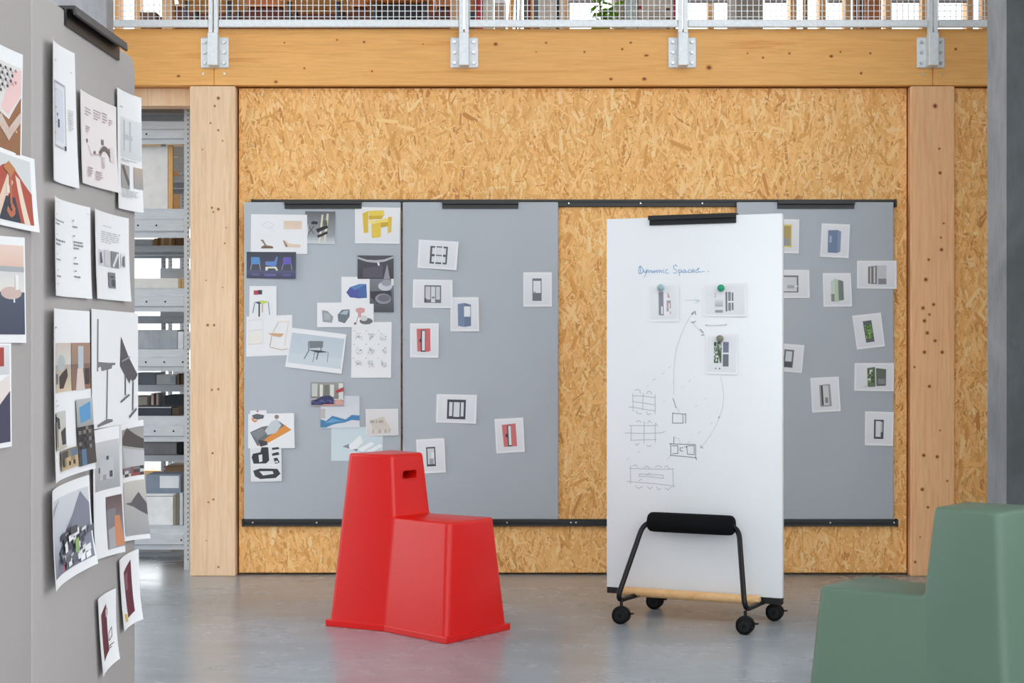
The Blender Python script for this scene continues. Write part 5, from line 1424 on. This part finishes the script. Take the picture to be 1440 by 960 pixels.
# wooden wall panels above the sideboard
o = MB().box(x0, x1, 11.0, 11.03, zc + .0008, zc + .5).build('wood_panel', wood_mat('panel_orange', (214, 140, 84), (188, 112, 60), 'z'), origin=((x0 + x1) / 2, 11.0, zc))
tag(o, 'long orange brown wooden panel standing on top of the dark sideboard', 'panel')


def mez_chair(label, px0, px1, Yf, seat_h, seat_mat, pad=None):
    x0, x1 = at(px0, 0, Yf).x, at(px1, 0, Yf).x
    w = x1 - x0
    e = empty('wooden_chair', ((x0 + x1) / 2, Yf + .2, ZM), label, 'chair', 'chairs on the mezzanine')
    blk = M['chair_leg']
    for (sx, sy) in ((0, 0), (1, 0), (0, 1), (1, 1)):
        X = x0 + w * sx; Y = Yf + .31 * sy
        MB().tube([(X + (.5 - sx) * .0, Y, ZM), (X, Y, ZM + seat_h - .02)], [.011, .015], 10).build('leg', blk, e, smooth=True)
    sh = [(-.06, 0), (-.05, -.045), (0, -.06), (w, -.06), (w + .05, -.045), (w + .06, 0), (w + .06, .32), (w, .36), (0, .36), (-.06, .32)]
    MB().prism(sh, (x0, Yf, ZM + seat_h - .02), (1, 0, 0), (0, 1, 0), (0, 0, .05)).build('seat', seat_mat, e, bevel=.012, bseg=2, smooth=True)
    for sx in (0, 1):
        MB().tube([(x0 + w * sx, Yf + .32, ZM + seat_h + .03), (x0 + w * sx, Yf + .37, ZM + .86)], .012, 8).build('back_post', blk, e, smooth=True)
    MB().box(x0 - .04, x1 + .04, Yf + .325, Yf + .345, ZM + .70, ZM + .88).build('backrest', seat_mat, e, bevel=.008)
    if pad:
        MB().box(x0 + .02, x1 - .02, Yf + .02, Yf + .3, ZM + seat_h - .12, ZM + seat_h - .0215).build('under_tray', pad, e, bevel=.01)
    return e


M['chair_leg'] = flat_mat('blue_black_steel', (44, 52, 66), .4)
mez_chair('pale wooden chair with blue black legs beside the timber mullion', 263, 323, 9.7, .455, M['ply'])
mez_chair('pale wooden chair with blue black legs in the middle of the row', 407, 475, 9.72, .455, M['ply'])
mez_chair('orange wooden chair with a dark tray under its seat', 527, 597, 9.7, .45, wood_mat('teak_seat', (226, 152, 78), (200, 122, 54), 'x'), flat_mat('tray_black', (34, 34, 38), .6))

x0, x1 = at(656, 0, 9.5).x, at(800, 0, 9.5).x
o = empty('low_bench', ((x0 + x1) / 2, 9.65, ZM), 'low wooden bench under the mezzanine books', 'bench')
ZBn = ZM + .17
MB().box(x0, x1, 9.45, 9.85, ZBn - .03, ZBn).build('bench_top', M['wood_x'], o)
for X in (x0 + .02, x1 - .06):
    MB().box(X, X + .04, 9.47, 9.83, ZM, ZBn - .0305).build('bench_leg', M['wood'], o)
ZBn += .0008
GB = 'books and boxes along the mezzanine edge'
mez_box('crate', 'crate', 'orange brown crate at the railing post beside the red binder', 657.5, 670, 9.52, .25, ZBn, .3, (164, 96, 44), GB, 0, [('dark_panel', .05, .8, .1, .55, (54, 50, 48))])
mez_box('binder', 'binder', 'bright red binder between crate and beige box', 671, 678, 9.52, .24, ZBn, .32, (196, 40, 52), GB)
mez_box('storage_box', 'box', 'tall beige box beside the red binder', 679, 694, 9.52, .25, ZBn, .34, (214, 206, 196), GB)
mez_box('storage_box', 'box', 'taupe box with a white lid beside the beige box', 695.5, 711, 9.52, .25, ZBn, .24, (178, 154, 138), GB, 0, [('lid', 0, 1, .9, 1, (240, 240, 240))])
bk = [(713, 719.5, (226, 160, 84), .018, 'orange leaning book beside the taupe box'), (724.6, 727.3, (50, 46, 56), 0, 'dark plum book next to the orange one'), (727.8, 731.4, (240, 240, 240), .018, 'white leaning book among dark ones'), (736.8, 742, (96, 94, 88), 0, 'olive grey book'), (742.4, 746, (122, 36, 44), 0, 'dark red book between grey and orange'), (746.4, 750.5, (228, 168, 110), 0, 'slim orange book'), (751, 759.5, (104, 108, 108), 0, 'thick slate grey book'), (760.5, 767, (222, 212, 202), 0, 'cream book beside the slate grey one'), (767.5, 773, (212, 200, 190), 0, 'light taupe book between cream ones'), (774, 781.5, (226, 214, 206), 0, 'wide cream book beside the black one'), (782.5, 786, (46, 46, 52), 0, 'black book near the end of the row'), (786.6, 794, (226, 212, 204), 0, 'pinkish beige book at the end of the row')]
for k, (a, b_, c, l, lab) in enumerate(bk):
    mez_box('upright_book', 'book', lab + ' on the mezzanine bench', a, b_, 9.52, .2, ZBn, .30 + .02 * ((k * 7) % 4), c, 'upright books on the mezzanine bench', l)

# plant
px_ = at(850, 0, 9.75).x
e = empty('potted_plant', (px_, 9.75, ZM), 'bright green leafy potted plant beside the white window', 'plant')
MB().tube([(px_, 9.75, ZM), (px_, 9.75, ZM + .16), (px_, 9.75, ZM + .162)], [.06, .08, .07], 16).build('pot', M['conc_l'], e, smooth=True)
lm = bpy.data.meshes.new('leaf')
lm.from_pydata([(0, 0, 0), (.022, .02, .012), (.026, .05, .01), (0, .085, -.01), (-.026, .05, .01), (-.022, .02, .012), (0, .04, -.004)], [], [(0, 1, 6), (1, 2, 6), (2, 3, 6), (3, 4, 6), (4, 5, 6), (5, 0, 6)])
lm.materials.append(flat_mat('leaf_green', (134, 190, 44), .5, 0, .2, 30))
r2 = random.Random(5)
for k in range(9):
    a = r2.uniform(0, 6.28); rr = r2.uniform(.02, .07); zt_ = ZM + r2.uniform(.3, .62)
    tip = Vector((px_ + rr * math.cos(a), 9.75 + rr * math.sin(a), zt_))
    MB().tube([(px_, 9.75, ZM + .15), tip], .003, 6).build('stem', flat_mat('stem_green', (110, 150, 50), .6) if k == 0 else bpy.data.materials['stem_green'], e)
    for q in range(7):
        t_ = .25 + .75 * q / 6
        p = Vector((px_, 9.75, ZM + .15)).lerp(tip, t_)
        l = bpy.data.objects.new('leaf', lm); COL.objects.link(l); l.parent = e
        l.location = p - ORG[e.name]
        l.rotation_euler = (r2.uniform(-.7, .6), r2.uniform(-.5, .5), r2.uniform(0, 6.28))
        l.scale = (1, 1, 1)
GC = 'cabinets and boxes beyond the mezzanine railing'
mez_box('storage_box', 'box', 'taupe box between the plant and the pale blue binder', 864, 877.5, 9.95, .3, ZM, .62, (196, 174, 156), GC, 0, [('strip', .0, .2, .3, .9, (232, 228, 222))])
mez_box('binder', 'binder', 'pale grey blue binder beside the beige drawer cabinet', 880.5, 896, 9.8, .3, ZM, .62, (208, 220, 224), GC)
mez_box('drawer_cabinet', 'cabinet', 'beige drawer cabinet with small red marks', 897.5, 947, 9.8, .35, ZM, .66, (216, 204, 194), GC, 0, [('red_tab', .0, .1, .62, .66, (170, 60, 60)), ('red_tab', .0, .12, .46, .53, (150, 50, 54)), ('drawer_front', .3, .66, .44, .62, (196, 186, 178)), ('drawer_front', .68, .8, .44, .62, (206, 196, 188)), ('dark_tab', .78, .9, .6, .63, (110, 80, 74)), ('dark_tab', .78, .9, .49, .54, (110, 80, 74)), ('dark_tab', .8, .9, .43, .46, (110, 80, 74))])
mez_box('binder', 'binder', 'thin red folder at the end of the drawer cabinet', 947.8, 950.5, 9.8, .3, ZM, .64, (206, 60, 70), GC)
mez_box('cabinet', 'cabinet', 'plain warm grey cabinet between two bright windows', 1034.5, 1073, 9.9, .4, ZM, .8, (164, 156, 146), GC)
mez_box('wooden_board', 'board', 'upright wooden board with dark knots beside the grey cabinet', 1130, 1136, 10.0, .03, ZM, .95, (196, 150, 100), GC, 0, [('dark_knot', .2, .7, .5, .56, (50, 40, 34)), ('dark_knot', .2, .7, .4, .44, (60, 48, 40)), ('dark_knot', .3, .8, .62, .66, (150, 96, 50))])
mez_box('wooden_board', 'board', 'wooden board with dark stripes beside the orange chest', 1200, 1207, 10.0, .03, ZM, .95, (198, 150, 112), GC, 0, [('dark_stripe', .3, .55, .35, .9, (64, 40, 32))])
mez_box('wooden_board', 'board', 'dark brown board between the striped board and the orange chest', 1210, 1215, 10.0, .03, ZM, .95, (70, 48, 40), GC)
mez_box('wooden_chest', 'chest', 'orange brown wooden chest before the window', 1218, 1239.5, 10.1, .4, ZM, .8, (200, 126, 68), GC)
mez_box('cardboard_roll_box', 'box', 'dark brown wedge of stacked offcuts near the pale pier', 203, 226, 10.4, .3, ZM, at(0, 17, 10.4).z - ZM, (110, 82, 66), GC, -.03)
# timber uprights near the railing
for (a, b_, lab) in ((227.5, 242, 'thick pale timber upright beside the dark sideboard'), (633, 647.5, 'thick timber upright between the chairs and the books')):
    X0, X1 = at(a, 0, 9.7).x, at(b_, 0, 9.7).x
    o = MB().box(X0, X1, 9.7, 9.78, ZM, ZC - .001).build('timber_upright', wood_mat('upright_' + str(int(a)), (232, 196, 156), (214, 170, 124), 'z'), origin=((X0 + X1) / 2, 9.74, ZM))
    tag(o, lab, 'post', 'timber uprights on the mezzanine')
# blinds with their bottom bars in the upper windows
for (a, b_, lab) in ((799, 844, 'pale roller blind beside the end of the book row'), (967, 1030, 'pale roller blind between drawer cabinet and grey cabinet'), (1075, 1106, 'pale roller blind beside the warm grey cabinet'), (1163, 1184, 'narrow pale roller blind before the striped board'), (1253, 1294, 'pale roller blind beside the orange chest'), (1320, 1360, 'pale roller blind near the concrete column')):
    X0, X1 = at(a, 0, 12.9).x, at(b_, 0, 12.9).x
    zb_ = at(0, 4, 12.9).z
    e = empty('roller_blind', ((X0 + X1) / 2, 12.9, zb_), lab, 'blind', 'roller blinds in the upper windows')
    MB().box(X0, X1, 12.9, 12.904, zb_ + .012, ZC - .35).build('blind_cloth', flat_mat('blind_cloth_' + str(a), (216, 216, 222), .8), e)
    MB().box(X0, X1, 12.892, 12.912, zb_, zb_ + .0115).build('bottom_bar', flat_mat('blind_bar_' + str(a), (150, 150, 158), .5), e)
